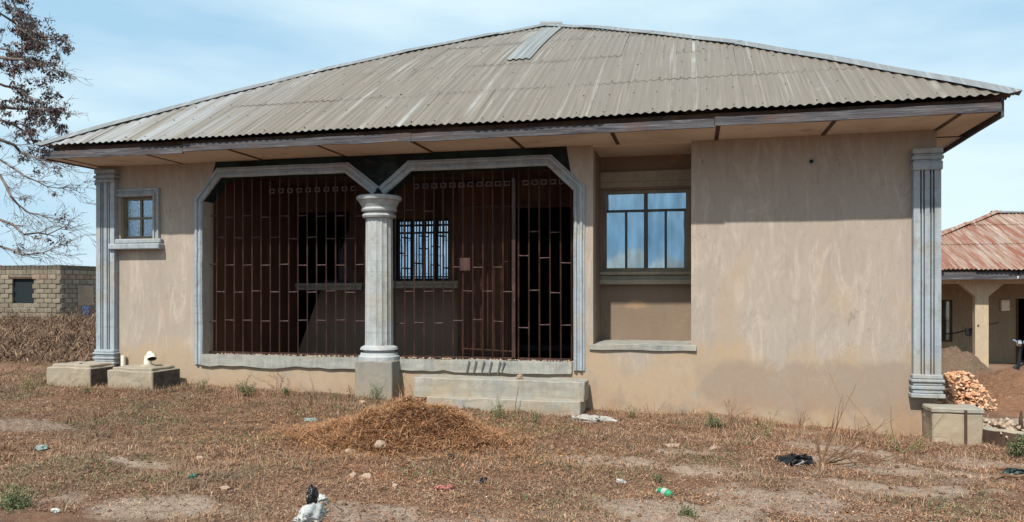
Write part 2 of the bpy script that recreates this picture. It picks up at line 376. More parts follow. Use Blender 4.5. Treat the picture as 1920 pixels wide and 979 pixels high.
BLK = N('raw_concrete_block', .95, .1).col((.25, .215, .165)); BLK.mix((.18, .155, .12), BLK.rnd()); BLK.mix((.17, .16, .13), BLK.op(BLK.noise((1, 1, 1), 1.1, 5, .6, .2, .45, .7), .6)); BLK.bump(BLK.noise((1, 1, 1), 20, 4), .4, .02); BLK = BLK.done()
BLR = N('reddish_block', .95, .1).col((.25, .15, .11)); BLR.mix((.34, .27, .2), BLR.rnd()); BLR.mix((.14, .12, .1), BLR.op(BLR.noise((1, 1, 1), 1.4, 5), .6)); BLR = BLR.done()
MO = N('mortar', .95, .1).col((.16, .14, .11)); MO.mix((.21, .185, .145), MO.noise((1, 1, 1), 3, 4)); MO = MO.done()
VOID = N('dark_room', .95, .05).col((.02, .02, .022)).done()

def isl_(name, stops):
    n = N(name, .85, .2); n.ramp(n.rnd('isl'), stops); return n.done()
# ------------------------------------------------------------------ ground
def ground():
    def axis(lo, hi, step, far, g):
        a = list(np.arange(lo, hi + step / 2, step)); s = step
        while a[-1] < far: s *= g; a.append(a[-1] + s)
        s = step
        while a[0] > -far: s *= g; a.insert(0, a[0] - s)
        return np.array(a)
    xs = axis(-12, 7.5, .06, 900, 1.12); ys = axis(4.0, 11.5, .06, 900, 1.12)
    XX, YY = np.meshgrid(xs, ys); ZZ = hgt(XX, YY)
    V = np.stack([XX.ravel(), YY.ravel(), ZZ.ravel()], 1); nx, ny = len(xs), len(ys)
    i = np.arange(nx * ny).reshape(ny, nx)
    Fc = np.stack([i[:-1, :-1].ravel(), i[:-1, 1:].ravel(), i[1:, 1:].ravel(), i[1:, :-1].ravel()], 1)
    n = N('dry_earth', .97, .08).col((.17, .10, .068))
    n.mix((.26, .155, .105), n.noise((1, 1, 1), 2.2, 6, .65, .3, .35, .65)); n.mix((.15, .085, .055), n.op(n.noise((1, 1, 1), 9, 6, .7, .2, .5, .68), .7))
    n.mix((.19, .18, .085), n.op(n.noise((1, 1, 1), 1.1, 5, .65, .3, .55, .68), .45))
    n.mix((.30, .13, .07), n.op(n.noise((1, 1, 1), .7, 4, .6, .3, .52, .7), .5))
    n.mix((.46, .36, .29), n.op(n.op(n.attr('bare'), n.noise((1, 1, 1), 5, 5, .7, .3, .25, .55)), .85)); n.mix((.33, .235, .17), n.op(n.noise((1, 1, 1), 14, 5, .7, 0, .5, .7), .45))
    n.bump(n.noise((1, 1, 1), 9, 6, .7), .7, .03); n.bump(n.noise((1, 1, 1), 70, 5, .7), .8, .008)
    o = cloud('ground', V, Fc, n.done(), nper=4, smooth=True); o['kind'] = 'structure'
    at = o.data.attributes.new('bare', 'FLOAT', 'POINT'); at.data.foreach_set('value', bare(XX, YY).ravel().astype(np.float32))
ground()

# ================================================================== MAIN HOUSE
HY = 9.9                         # facade plane
XL, XR = -8.91, 2.785            # house corners
SOF = 3.50                       # soffit height
FL = .66                         # porch floor height
house = thing('house', (-3.0, HY, 0), 'unpainted tan plastered bungalow with barred porch and weathered corrugated roof', 'house')
house_o = -Vector(house.location)
xPl, xPr = X(382, HY), X(1076, HY)      # porch opening
xAl, xAr = X(1112, HY), X(1296, HY)     # alcove
zAl = .91
PB = 12.7                        # porch back wall
# porch opening outline (x,z)
zt1 = 3.255
PF = .46                        # porch floor behind the kerb
oc = [(xPl, FL), (xPl, Z(375, 378, HY)), (X(415, HY), zt1), (X(648, HY), zt1), (X(700, HY), Z(700, 366, HY)), (X(722, HY), Z(722, 366, HY)),
      (X(772, HY), zt1 - .01), (X(1026, HY), zt1 - .01), (xPr, Z(1080, 358, HY)), (xPr, FL)]
WT = .23
xw0, xw1 = X(226, HY), X(289, HY); zw0, zw1 = Z(250, 448, HY), Z(250, 369, HY)
xb0, xb1 = xPl - .02, xPr + .02
# front wall: left pier with the small window hole, right pier, right bay, parapet below openings
b = MB()
b.plate([(XL, -.4), (xPl, -.4), (xPl, oc[1][1]), (X(405, HY), SOF), (XL, SOF)], [[(xw0, zw0), (xw1, zw0), (xw1, zw1), (xw0, zw1)]], HY, HY + WT)
b.build('wall', PL, house)
b = MB(); b.plate([(xPl, -.4), (xPr, -.4), (xPr, FL - .02), (xPl, FL - .02)], [], HY, HY + WT); b.build('wall', PL, house)
b = MB(); b.plate([(xPr, -.4), (xAl, -.4), (xAl, SOF), (X(1062, HY), SOF), (xPr, oc[8][1])], [], HY, HY + WT); b.build('wall', PL, house)
b = MB(); b.plate([(xAl, -.4), (xAr, -.4), (xAr, zAl - .03), (xAl, zAl - .03)], [], HY, HY + WT); b.build('wall', PL, house)
b = MB(); b.plate([(xAr, -.4), (XR, -.4), (XR, SOF), (xAr, SOF)], [], HY, HY + WT); b.build('wall', PL, house)
# dark lintel over the porch
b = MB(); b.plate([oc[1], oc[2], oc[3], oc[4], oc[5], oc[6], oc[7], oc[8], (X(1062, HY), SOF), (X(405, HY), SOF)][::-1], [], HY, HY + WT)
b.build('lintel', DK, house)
# sides, back, interior
B('wall', (XL, XL + WT, HY + WT, 20.4, -.4, SOF), PL, house, 0)
B('wall', (XR - WT, XR, HY + WT, 20.4, -.4, SOF), PL, house, 0)
B('wall', (XL, XR, 20.4, 20.6, -.4, SOF), PL, house, 0)
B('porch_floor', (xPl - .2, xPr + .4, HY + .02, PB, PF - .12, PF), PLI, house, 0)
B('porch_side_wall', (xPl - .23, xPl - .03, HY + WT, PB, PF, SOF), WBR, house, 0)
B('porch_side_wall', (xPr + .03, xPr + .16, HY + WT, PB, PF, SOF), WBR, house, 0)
# porch back wall with two windows and a doorway
wl = (X(532, PB), X(655, PB), Z(600, 530, PB), Z(600, 398, PB)); wr = (X(742, PB), X(841, PB), Z(790, 526, PB), Z(790, 410, PB))
dr = (X(963, PB), X(1072, PB), PF + .004, Z(1000, 390, PB))
b = MB(); rect = lambda q: [(q[0], q[2]), (q[1], q[2]), (q[1], q[3]), (q[0], q[3])]
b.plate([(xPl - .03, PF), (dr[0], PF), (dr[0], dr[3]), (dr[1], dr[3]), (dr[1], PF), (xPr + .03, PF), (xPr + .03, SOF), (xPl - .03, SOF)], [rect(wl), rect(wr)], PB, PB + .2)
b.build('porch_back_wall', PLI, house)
dl = (X(858, PB - .1), X(957, PB - .1)); dlf = B('door_leaf', (dl[0], dl[1], PB - .10, PB - .055, PF + .02, Z(900, 345, PB)), WBR, house, .005)
for k in range(3):
    zz = PF + .12 + k * .78; B('door_panel', (dl[0] + .1, (dl[0] + dl[1]) / 2 - .05, PB - .115, PB - .099, zz, zz + .62), WBR, dlf, .008); B('door_panel', ((dl[0] + dl[1]) / 2 + .05, dl[1] - .1, PB - .115, PB - .099, zz, zz + .62), WBR, dlf, .008)
B('ceiling', (XL + .02, XR - .02, HY + WT + .002, 20.4, SOF + .004, SOF + .03), PLI, house, 0)
B('room_wall', (XL + .3, XR - .3, 16.0, 16.1, -.2, SOF), VOID, house, 0)
B('room_wall', (-3.9, -3.8, PB + .2, 16, -.2, SOF), VOID, house, 0)
B('room_floor', (XL + .3, XR - .3, PB + .2, 16.0, FL - .1, FL - .004), VOID, house, 0)
# alcove
AB = 10.72
wb = (X(1130, AB), X(1293, AB), Z(1210, 509, AB), Z(1210, 355, AB))
b = MB(); b.plate([(xAl - .02, zAl - .2), (xAr + .03, zAl - .2), (xAr + .03, SOF), (xAl - .02, SOF)], [rect(wb)], AB, AB + .2); b.build('alcove_wall', PLR, house)
B('alcove_side_wall', (xAl - .15, xAl, HY + WT, AB + .2, zAl - .2, SOF), PLR, house, 0)
B('alcove_side_wall', (xAr, xAr + .15, HY + WT, AB + .2, zAl - .2, SOF), PLR, house, 0)
o = B('alcove_ledge', (X(1106, HY), X(1306, HY), HY - .035, AB, zAl - .075, zAl), CS, house, .006); roughen(o, 7, .012, 3)
B('alcove_ceiling', (xAl, xAr, HY - .001, AB, SOF - .03, SOF - .004), SF, house, 0)
B('room_wall', (-.9 - .8, 1.6, 12.3, 12.35, .3, SOF), VOID, house, 0)
B('moulding', (xAl, xAr, AB - .05, AB, wb[3] + .11, wb[3] + .25), CB, house)
B('moulding', (xAl, xAr, AB - .03, AB, wb[3] + .03, wb[3] + .11), CB, house)

def window(q, y, rows, frame, dark, gl, fw=.045, depth=.06, yin=.05, parent=house, curtain=False, barmat=None):
    """rows: list of (height share from the bottom, number of panes)"""
    x0, x1, z0, z1 = q; wp = MB()
    m = MB(); m.plate(rect(q), [rect((x0 + fw, x1 - fw, z0 + fw, z1 - fw))], y + yin, y + yin + depth)
    w = m.build('window', frame, parent)
    ix0, ix1, iz0, iz1 = x0 + fw, x1 - fw, z0 + fw, z1 - fw; z = iz0; tot = sum(r[0] for r in rows); md = .034
    for ri, (hs, n) in enumerate(rows):
        hh = (iz1 - iz0) * hs / tot; za, zb = z, z + hh; z = zb
        if ri < len(rows) - 1: B('transom', (ix0, ix1, y + yin + .008, y + yin + depth - .008, zb - md / 2, zb + md / 2), dark, w, .003)
        for k in range(n):
            xa = ix0 + (ix1 - ix0) * k / n; xb_ = ix0 + (ix1 - ix0) * (k + 1) / n
            if k: B('mullion', (xa - md / 2, xa + md / 2, y + yin + .006, y + yin + depth - .006, za + (md / 2 if ri else 0), zb - (md / 2 if ri < len(rows) - 1 else 0)), dark, w, .003)
            a = random.uniform(-.010, .010)
            g = MB(); yy = y + yin + depth * .5
            g.add([(xa, yy + a, za), (xb_, yy - a, za), (xb_, yy - a, zb), (xa, yy + a, zb)], [(0, 1, 2, 3)]); g.build('pane', gl, w)
    if curtain:
        n = 90; g = MB(); vs = []; yy = y + yin + depth + .12
        for i in range(n + 1):
            t = i / n; xx = x0 + (x1 - x0) * t; d = .02 * math.sin(t * 55 + 2 * math.sin(t * 9))
            vs += [(xx, yy + d, z0), (xx, yy + d, z1)]
        g.add(vs, [(2 * i, 2 * i + 2, 2 * i + 3, 2 * i + 1) for i in range(n)]); g.build('curtain', CU, w, smooth=True)
    return w
w = window(wb, AB, [(.77, 4), (.23, 2)], BZ, BZD, GL, fw=.05, curtain=True)
B('centre_post', ((wb[0] + wb[1]) / 2 - .026, (wb[0] + wb[1]) / 2 + .026, AB + .045, AB + .112, wb[2] + .05, wb[3] - .05), BZD, w, .003)
def sill(x0, x1, z1, y, proj, h, mt, parent=house, n=2):
    m = MB()
    for i in range(n):
        k = h / n; m.box(x0 + .02 * i, x1 - .02 * i, y - proj * (1 - .35 * i), y, z1 - (i + 1) * k + (.002 if i else 0), z1 - i * k)
    return m.build('window_sill', mt, parent, bevel=.006)
m = MB(); m.box(xAl, xAr, AB - .10, AB, wb[2] - .05, wb[2] - .005).box(xAl, xAr, AB - .055, AB, wb[2] - .11, wb[2] - .052).box(xAl, xAr, AB - .12, AB, wb[2] - .18, wb[2] - .112)
m.build('window_sill', CB, house, bevel=.006)
window((xw0, xw1, zw0, zw1), HY, [(.5, 2), (.5, 2)], BZ, BZ, GLS, fw=.045, yin=.07)
# porch windows
wq = window(wr, PB, [(.8, 4), (.2, 4)], GB, GB, GLP, fw=.04, yin=.08)
for i in range(9):
    xx = wr[0] + (wr[1] - wr[0]) * (i + .5) / 9
    MB().tube([(xx, PB + .03, wr[2]), (xx, PB + .03, wr[3])], .013, 5).build('burglar_bar', GB, wq)
for i, (a, b_, zz) in enumerate([(0, 9, .90), (0, 9, .06), (0, 1, .45), (1, 2, .7), (1, 2, .2), (3, 4, .28), (4, 5, .72), (4, 5, .52), (6, 7, .55), (6, 7, .25), (7, 8, .72), (8, 9, .2)]):
    z = wr[2] + (wr[3] - wr[2]) * zz; g = (wr[1] - wr[0]) / 9
    MB().tube([(wr[0] + g * a, PB + .03, z), (wr[0] + g * b_, PB + .03, z)], .012, 5).build('burglar_rail', GB, wq)
m = MB(); m.plate(rect(wl), [rect((wl[0] + .05, wl[1] - .05, wl[2] + .05, wl[3] - .05))], PB + .08, PB + .14); wq = m.build('window', GB, house)
g = MB(); xa = X(632, PB); g.add([(xa, PB + .11, wl[2] + .05), (wl[1] - .05, PB + .11, wl[2] + .05), (wl[1] - .05, PB + .11, wl[3] - .25), (xa, PB + .11, wl[3] - .25)], [(0, 1, 2, 3)]); g.build('pane', GLP, wq)
B('mullion', (xa - .03, xa, PB + .09, PB + .13, wl[2] + .05, wl[3] - .05), GB, wq, .002)
for k in (.3, .62): B('glazing_bar', (xa, wl[1] - .05, PB + .09, PB + .105, wl[2] + (wl[3] - wl[2]) * k, wl[2] + (wl[3] - wl[2]) * k + .03), GB, wq, .002)
for q, e in ((wl, .28), (wr, .25)):
    sill(q[0] - .06, q[1] + e, q[2] - .01, PB, .09, .13, CE)
B('door_frame', (dr[0] - .07, dr[0], PB - .03, PB + .2, PF, dr[3]), BT, house); B('door_frame', (dr[0] - .07, dr[1] + .07, PB - .03, PB + .2, dr[3], dr[3] + .07), BT, house)

# mouldings: profile strips along an outline with mitred joints, one object per run
def offset_poly(pts, d):
    out = []
    for i, p in enumerate(pts):
        p = Vector(p); ns = []
        for a, c in ((i - 1, i), (i, i + 1)):
            if a < 0 or c >= len(pts): continue
            e = (Vector(pts[c]) - Vector(pts[a])).normalized(); ns.append(Vector((-e.y, e.x)))
        if len(ns) == 2:
            mm = (ns[0] + ns[1]).normalized(); k = d / max(.3, mm.dot(ns[0])); out.append(p + mm * k)
        else: out.append(p + ns[0] * d)
    return out
PROF = [(0, 0), (0, .035), (.022, .055), (.04, .055), (.048, .03), (.075, .03), (.083, .05), (.112, .05), (.12, .025), (.145, .02), (.145, 0)]
def run(pts, prof, mt, parent, name='moulding', y=HY, flip=False):
    P2_ = [pts[0]]
    seg_end = []
    for a, b_ in zip(pts, pts[1:]):
        k = max(2, int(math.hypot(b_[0] - a[0], b_[1] - a[1]) / .22))
        for i in range(1, k): P2_.append((a[0] + (b_[0] - a[0]) * i / k + random.uniform(-.004, .004), a[1] + (b_[1] - a[1]) * i / k + random.uniform(-.004, .004)))
        P2_.append(b_); seg_end.append(len(P2_) - 1)
    lines = [offset_poly(P2_, (-d if flip else d)) for d, h in prof]; jit = [random.uniform(-.004, .004) for _ in P2_]; s0_ = 0
    for e_ in seg_end:
        vs = []; fs = []; n = e_ - s0_ + 1
        for (d, h), L in zip(prof, lines):
            for q in range(s0_, e_ + 1): vs.append((L[q].x, y - h - (jit[q] if h > .001 else 0), L[q].y))
        for k in range(len(prof) - 1):
            for q in range(n - 1):
                f = (k * n + q, k * n + q + 1, k * n + n + q + 1, k * n + n + q); fs.append(f if flip else f[::-1])
        fs.append(tuple(n * k for k in range(len(prof)))); fs.append(tuple(n * k + n - 1 for k in range(len(prof)))[::-1]); s0_ = e_
        m = MB(); m.add(vs, fs); m.build(name, mt, parent)
left = [(xPl, Z(375, 683, HY))] + oc[1:5]
run(left, PROF, TR, house)
right = oc[5:9] + [(xPr, Z(1083, 694, HY))]
run(right, PROF, TR, house)
# small window surround
m_ = [(xw1, zw0 - .0), (xw1, zw1), (X(216, HY), zw1)]
run(m_, PROF[:8] + [(.112, 0)], TR, house, flip=True)
m = MB(); xs0, xs1 = X(214, HY), X(309, HY)
m.box(xs0, xs1 - .02, HY - .08, HY, zw0 - .075, zw0 - .005).box(xs0, xs1 + .0, HY - .14, HY, zw0 - .165, zw0 - .08)
m.build('window_sill', TR, house, bevel=.012)
# pilasters
def pilaster(x0, x1, z0, z1, side, capy=.19, basey=.24):
    y = HY; p = MB()
    w_ = x1 - x0; pr = .09
    # fluted shaft: cross section with grooves
    sec = [(0, 0), (0, pr), (.17, pr)]
    for c_ in (.27, .38, .62, .73): sec += [(c_ - .035, pr), (c_ - .022, pr - .045), (c_ + .022, pr - .045), (c_ + .035, pr)]
    sec += [(.83, pr), (1, pr), (1, 0)]
    vs = [(x0 + w_ * a, y - d, z0 + basey) for a, d in sec] + [(x0 + w_ * a, y - d, z1 - capy) for a, d in sec]; n = len(sec)
    p.add(vs, [(i, i + 1, n + i + 1, n + i) for i in range(n - 1)]); sh = p.build('pilaster', TR, house)
    z = z1
    m = MB()
    for a, b_, e in ((0, .06, .015), (.062, .085, .0), (.087, .13, .02), (.132, .15, .003), (.152, capy + .002, .012)):
        m.box(x0 - e, x1 + e, y - pr - e - .012, y, z1 - b_, z1 - a)
    m.build('capital', TR, sh, bevel=.005)
    m = MB(); k = basey / .24
    for a, b_, e in ((.0, .045, .035), (.047, .085, .015), (.087, .125, .03), (.127, .16, .010), (.162, .195, .03), (.197, .242, .015)):
        m.box(x0 - e, x1 + e, y - pr - e - .012, y, z0 + a * k, z0 + b_ * k)
    m.build('base', TR, sh, bevel=.008)
pilaster(X(180, HY - .09), X(214, HY - .09), .485, Z(200, 318, 9.8), 'l', basey=.22)
pilaster(X(1713, HY - .09), X(1765, HY - .09), .345, Z(1740, 278, 9.8), 'r', capy=.25, basey=.27)

# porch column
cx, cy = X(711, 9.86), 9.86
z0, z1 = .66, 2.905
col = MB(); fl = lambda t: 1 - .055 * (abs(math.cos(t * 8)) ** .7)
col.lathe([(.195, z0 + .17), (.195, z0 + .2), (.185, 2.62)], 128, (cx, cy), fl); col = col.build('column', CO, house)
MB().lathe([(.285, z0 - .02), (.285, z0 + .035), (.265, z0 + .05), (.25, z0 + .085), (.215, z0 + .09), (.215, z0 + .125), (.262, z0 + .13), (.25, z0 + .16), (.2, z0 + .185), (.19, z0 + .19)], 40, (cx, cy)).build('base', CO, col, bevel=0)
MB().lathe([(.19, 2.60), (.222, 2.605), (.235, 2.63), (.222, 2.655), (.20, 2.66), (.20, 2.685), (.238, 2.69), (.248, 2.715), (.235, 2.735), (.235, 2.745), (.262, 2.80), (.278, 2.83), (.278, 2.84), (.305, 2.845), (.313, 2.87), (.305, 2.895), (.29, 2.906), (.2, 2.907)], 40, (cx, cy)).build('capital', CO, col)
px0, px1 = X(665, 9.58), X(735, 9.58)
o = B('pedestal', (px0, px1, 9.58, HY - .002, -.3, .642), CP, house, .01); roughen(o, 6, .006, 3)

# slab edge bands and steps
o = B('slab_edge', (X(378, HY), px0, HY - .045, HY - .001, .50, FL + .004), CS, house, 0); roughen(o, 14, .013, 4, keep=.56)
o = B('slab_edge', (px1, X(1072, HY), HY - .04, HY - .001, .50, FL + .004), CS, house, 0); roughen(o, 14, .013, 4, keep=.56)
st = MB().box(X(775, 9.45), X(1096, 9.45), 9.45, HY - .05, .2, .46); o = st.build('step', CS, house, bevel=.01); roughen(o, 12, .013, 4)
st = MB().box(X(800, 9.3), X(1088, 9.3), 9.28, HY - .06, -.2, .235); o = st.build('step', CS, house, bevel=.01); roughen(o, 12, .013, 4)
STN = N('dark_drip_stain', .9, .1).col((.12, .12, .115)).done()
for u in (880, 893, 908, 922, 938, 946):
    m = MB(); xa_, xb2 = X(u, 9.85), X(u - 5, 9.85); w_ = .012; zt_, zb_ = .655, random.uniform(.48, .53); yy = HY - .0625
    m.add([(xa_ - w_, yy, zt_), (xa_ + w_, yy, zt_), (xb2 + w_ * .6, yy, zb_), (xb2 - w_ * .6, yy, zb_), (xa_ - w_, yy + .01, zt_), (xa_ + w_, yy + .01, zt_), (xb2 + w_ * .6, yy + .01, zb_), (xb2 - w_ * .6, yy + .01, zb_)], [(3, 2, 1, 0), (4, 5, 6, 7), (0, 1, 5, 4), (1, 2, 6, 5), (2, 3, 7, 6), (3, 0, 4, 7)])
    m.build('mud_drip', STN, house)
# wall hole with plastic ring
hx, hz = X(1521, HY), Z(1521, 303, HY)
MB().tube([(hx, HY - .012, hz), (hx, HY + .01, hz)], .038, 20).build('pipe_hole', CE, house)
MB().tube([(hx, HY - .014, hz), (hx, HY, hz)], .024, 16).build('pipe_mouth', VOID, house)

# ---- grilles
GY = HY + .15
def rod(m, a, b_, r=.011): m.tube([a, b_], r, 4)
def opening_top(x):
    pts = oc[1:9]
    for (xa, za), (xb_, zb) in zip(pts, pts[1:]):
        if xa <= x <= xb_: return za + (zb - za) * (x - xa) / max(1e-6, xb_ - xa)
    return zt1
def bars(u0, u1, n, levels, seed, name='security_grille', ztop=None, doglyph=True, sub=True):
    random.seed(seed); g = MB(); xa, xb_ = X(u0, GY), X(u1, GY)
    g.box(xa, xb_, GY - .018, GY + .018, FL + .006, FL + .036); gr = g.build(name, GR, house)
    xsn = [xa + (xb_ - xa) * i / n for i in range(n + 1)]
    for i, xx in enumerate(xsn):
        m = MB(); zt = opening_top(xx) + .05; lean = random.uniform(-.008, .012)
        m.tube([(xx, GY, FL + .03), (xx + lean, GY + random.uniform(-.004, .004), zt)], .0105, 4); m.build('bar', GR, gr)
        if i < n:
            for lv in levels(i):
                z = EYE - (lv - HZ) / F * GY / _d(u0 + (u1 - u0) * (i + .5) / n)[1] + random.uniform(-.012, .012)
                if z > opening_top(xx) - .02: continue
                mm = MB(); mm.tube([(xx, GY, z), (xsn[i + 1], GY, z + random.uniform(-.006, .006))], .008, 4); mm.build('rung', RG, gr)
    return gr
def lv1(i): return [446, 547] if i % 2 else [406, 497, 601]
g1 = bars(389, 684, 17, lv1, 5)
g2 = bars(741, 962, 12, lambda i: ([547] if i % 2 else [500, 601]) if i > 4 else ([395, 547] if i % 2 else [606]), 9)
g3 = bars(972, 1072, 5, lambda i: [[480, 613], [435, 545], [483, 608], [435, 550], [493, 612]][i], 12)
B('gate_post', (X(963, GY) - .02, X(963, GY) + .03, GY - .03, GY + .03, FL + .03, 3.12), GR, g2, .003)
B('lock_box', (X(863, GY), X(883, GY), GY - .035, GY + .02, Z(870, 508, GY), Z(870, 484, GY)), GR, g2, .004)
for gg, us in ((g1, range(505, 664, 17)), (g2, range(775, 950, 17)), (g3, range(980, 1060, 17))):
    for u in us:      # little scroll boxes along the top of the grille
        m = MB(); xx = X(u, GY); m.plate(rect((xx, xx + .085, 3.02, 3.09)), [rect((xx + .016, xx + .069, 3.036, 3.074))], GY - .006, GY + .006); m.build('scroll', GR, gg)
# inner gate leaf standing open
leaf = MB(); gx, gy = X(965, GY + .1), GY + .12; lw = .98; ang = math.radians(155)
def LP(s, z): return (gx + math.cos(ang) * s, gy + math.sin(ang) * s, z)
lf = MB(); lf.tube([LP(0, FL + .08), LP(0, 2.78)], .018, 4).tube([LP(lw, FL + .08), LP(lw, 2.83)], .018, 4).tube([LP(0, FL + .1), LP(lw, FL + .1)], .016, 4).tube([LP(0, 2.76), LP(lw, 2.82)], .016, 4)
lf = lf.build('gate_leaf', GR, house)
for i in range(1, 8):
    s = lw * i / 8; MB().tube([LP(s, FL + .1), LP(s, 2.78)], .010, 4).build('bar', GR, lf)
    MB().tube([LP(s - lw / 8, 2.0 + .28 * (i % 2)), LP(s, 2.0 + .28 * (i % 2))], .009, 4).build('rung', GR, lf)

# ---- roof
RX0, RX1, RY0, RZ0, PITCH = -9.05, 3.28, 9.0, 3.665, math.tan(math.radians(28))
APX = (RX0 + RX1) / 2; HALF = (RX1 - RX0) / 2
roof = B('roof', (RX0 + .14, RX1 - .14, RY0 + .16, RY0 + .20, SOF + .02, RZ0 - .02), BT, house, 0)
def rz(d): return RZ0 + PITCH * d + .14 * math.sin(math.pi * min(1, d / HALF))
PIT, AMP = .1, .0105
NS = 6
def sheet(x0, x1, d0, d1, lift, mt, seed, parent=roof):
    random.seed(seed); vs = []; fs = []; cols = []; dz = random.uniform(0, .006); sk = random.uniform(-.006, .006)
    eo = random.uniform(-.03, .02) if d0 < 0.01 else random.uniform(-.03, .02)
    k0 = int(round((x0 - RX0) / PIT * NS)); k1 = int(round((x1 - RX0) / PIT * NS)); ND = 4
    for k in range(k0, k1 + 1):
        x = RX0 + k * PIT / NS; top = min(x - RX0, RX1 - x) - .01
        if top - d0 < .02: cols.append(None); continue
        t1 = min(d1 + .12, top); c = []
        for j in range(ND + 1):
            d = d0 - (.10 if d0 > 0 else 0) + eo + (t1 - d0 + (.10 if d0 > 0 else 0) - eo) * j / ND
            z = rz(max(d, 0)) + (d * PITCH if d < 0 else 0) + AMP * math.cos(2 * math.pi * k / NS) + dz + lift * (1 - j / ND) + .003 * math.sin(x * 5 + seed)
            c.append(len(vs)); vs.append((x + sk * (d - d0), RY0 + d, z))
        cols.append(c)
    for a, b_ in zip(cols, cols[1:]):
        if a is None or b_ is None: continue
        for j in range(ND): fs.append((a[j], b_[j], b_[j + 1], a[j + 1]))
    if not fs: return
    m = MB(); m.add(vs, fs); o = m.build('roof_sheet', mt, parent, smooth=True); return o
ci = 0; SW = 8 * PIT
ncol = int(math.ceil((RX1 - RX0) / SW))
rows = [(0, 1.22), (1.22, 2.52), (2.52, 4.1), (4.1, 5.6), (5.6, 6.3)]
xz0 = APX - .45
for ri, (d0, d1) in enumerate(rows):
    for c_ in range(ncol):
        x0 = RX0 + c_ * SW; x1 = min(x0 + SW, RX1)
        mt = RF
        sheet(x0, x1, d0, d1, .004 if ri else .0, mt, 100 * ri + c_)
# one unpainted sheet near the peak
def strip(x0, x1, d0, d1, mt, lift=.016):
    vs = []; fs = []; k0 = int((x0 - RX0) / PIT * NS); k1 = int((x1 - RX0) / PIT * NS); n = 0
    for k in range(k0, k1 + 1):
        x = RX0 + k * PIT / NS
        for j in range(5):
            d = d0 + (d1 - d0) * j / 4; vs.append((x, RY0 + d, rz(d) + AMP * math.cos(2 * math.pi * k / NS) + lift))
    for k in range(k1 - k0):
        for j in range(4): a = k * 5 + j; fs.append((a, a + 5, a + 6, a + 1))
    m = MB(); m.add(vs, fs); return m.build('roof_sheet', mt, roof, smooth=True)
o = strip(APX + .02, APX + .42, 2.62, 5.65, RZ, .03); o['label'] = 'unpainted pale zinc sheet near the peak'
random.seed(71); nl = []
for d in (.07, 1.16, 2.46, 4.04, .65, 1.85, 3.3):
    x = RX0 + .2
    while x < RX1 - .2:
        if min(x - RX0, RX1 - x) > d + .1: nl.append((x + random.uniform(-.02, .02), RY0 + d + random.uniform(-.015, .015), rz(d) + AMP + .012))
        x += .3
# other three slopes
def slope(name, a, b_, n):
    ax, ay = a; bx, by = b_; vs = []; fs = []; ex, ey = (bx - ax) / n, (by - ay) / n; L = math.hypot(bx - ax, by - ay)
    nx, ny = -(by - ay) / L, (bx - ax) / L
    ay0 = RY0 + HALF
    for k in range(n + 1):
        t = k / n; top = min(t, 1 - t) * L; top = min(top, HALF)
        for j in range(3):
            d = top * j / 2; vs.append((ax + ex * k + nx * d, ay + ey * k + ny * d, rz(d) + AMP * math.cos(math.pi * k)))
    for k in range(n):
        for j in range(2): q = k * 3 + j; fs.append((q, q + 3, q + 4, q + 1))
    m = MB(); m.add(vs, fs); m.build(name, RF, roof, smooth=True)
RY1 = RY0 + 2 * HALF
slope('roof_slope', (RX1 - .0, RY0), (RX1, RY1), 244); slope('roof_slope', (RX1, RY1), (RX0, RY1), 244); slope('roof_slope', (RX0, RY1), (RX0, RY0), 244)
# hip caps
def hipcap(sx, d0, d1, seed):
    random.seed(seed); m = MB(); vs = []; fs = []; n = 6; l0, l1 = random.uniform(.018, .035), random.uniform(.02, .045)
    for i in range(n + 1):
        t = i / n; d = d0 + (d1 - d0) * t; x = (RX0 + d) if sx < 0 else (RX1 - d); y = RY0 + d; z = rz(d) + l0 + (l1 - l0) * t + .02 * math.sin(t * 7 + seed) * .3
        w_ = .135; s = 1 if sx < 0 else -1
        # front wing lies on the front slope, side wing on the side slope
        vs += [(x + s * w_, y - w_ * .12, z - PITCH * w_ * .12 + .004), (x + s * w_ * .12, y - .0, z + .022), (x, y, z + .03), (x - s * 0, y + w_ * .12, z + .022), (x - s * w_ * .12, y + w_, z + .0)]
    for i in range(n):
        for k in range(4): a = i * 5 + k; f = (a, a + 1, a + 6, a + 5); fs.append(f)
    m.add(vs, fs); m.build('ridge_cap', RC, roof, smooth=False)
for sx in (-1, 1):
    d = -.05; k = 0
    while d < HALF - .02:
        e = min(d + 1.32, HALF + .02); hipcap(sx, d, e + .05, 40 + k + 10 * sx); d = e; k += 1
MB().tube([(APX - .14, RY0 + HALF, rz(HALF) + .04), (APX + .3, RY0 + HALF + .05, rz(HALF) + .03)], [.07, .06], 8).build('ridge_cap', RC, roof)

# fascia boards
fz0, fz1 = 3.482, 3.585
def board(x0, y0, x1, y1, za, zb, dz0=0, dz1=0, th=.03, name='fascia_board', seed=0, sag=.006):
    random.seed(seed); L = Vector((x1 - x0, y1 - y0, 0)); n = Vector((L.y, -L.x, 0)).normalized() * th; vs = []; fs = []; K = 14
    for i in range(K + 1):
        t = i / K; p = Vector((x0, y0, 0)) + L * t; dz = dz0 + (dz1 - dz0) * t
        e = random.uniform(-sag, sag); e2 = random.uniform(-sag, sag)
        for q, z in ((p, za + dz + e), (p + n, za + dz + e), (p + n, zb + dz + e2), (p, zb + dz + e2)): vs.append((q.x, q.y, z))
    for i in range(K):
        for k in range(4): fs.append((4 * i + k, 4 * i + (k + 1) % 4, 4 * i + 4 + (k + 1) % 4, 4 * i + 4 + k))
    fs.append((0, 3, 2, 1)); fs.append((4 * K, 4 * K + 1, 4 * K + 2, 4 * K + 3))
    m = MB(); m.add(vs, fs); return m.build(name, WD, house)
FY = RY0 + .085
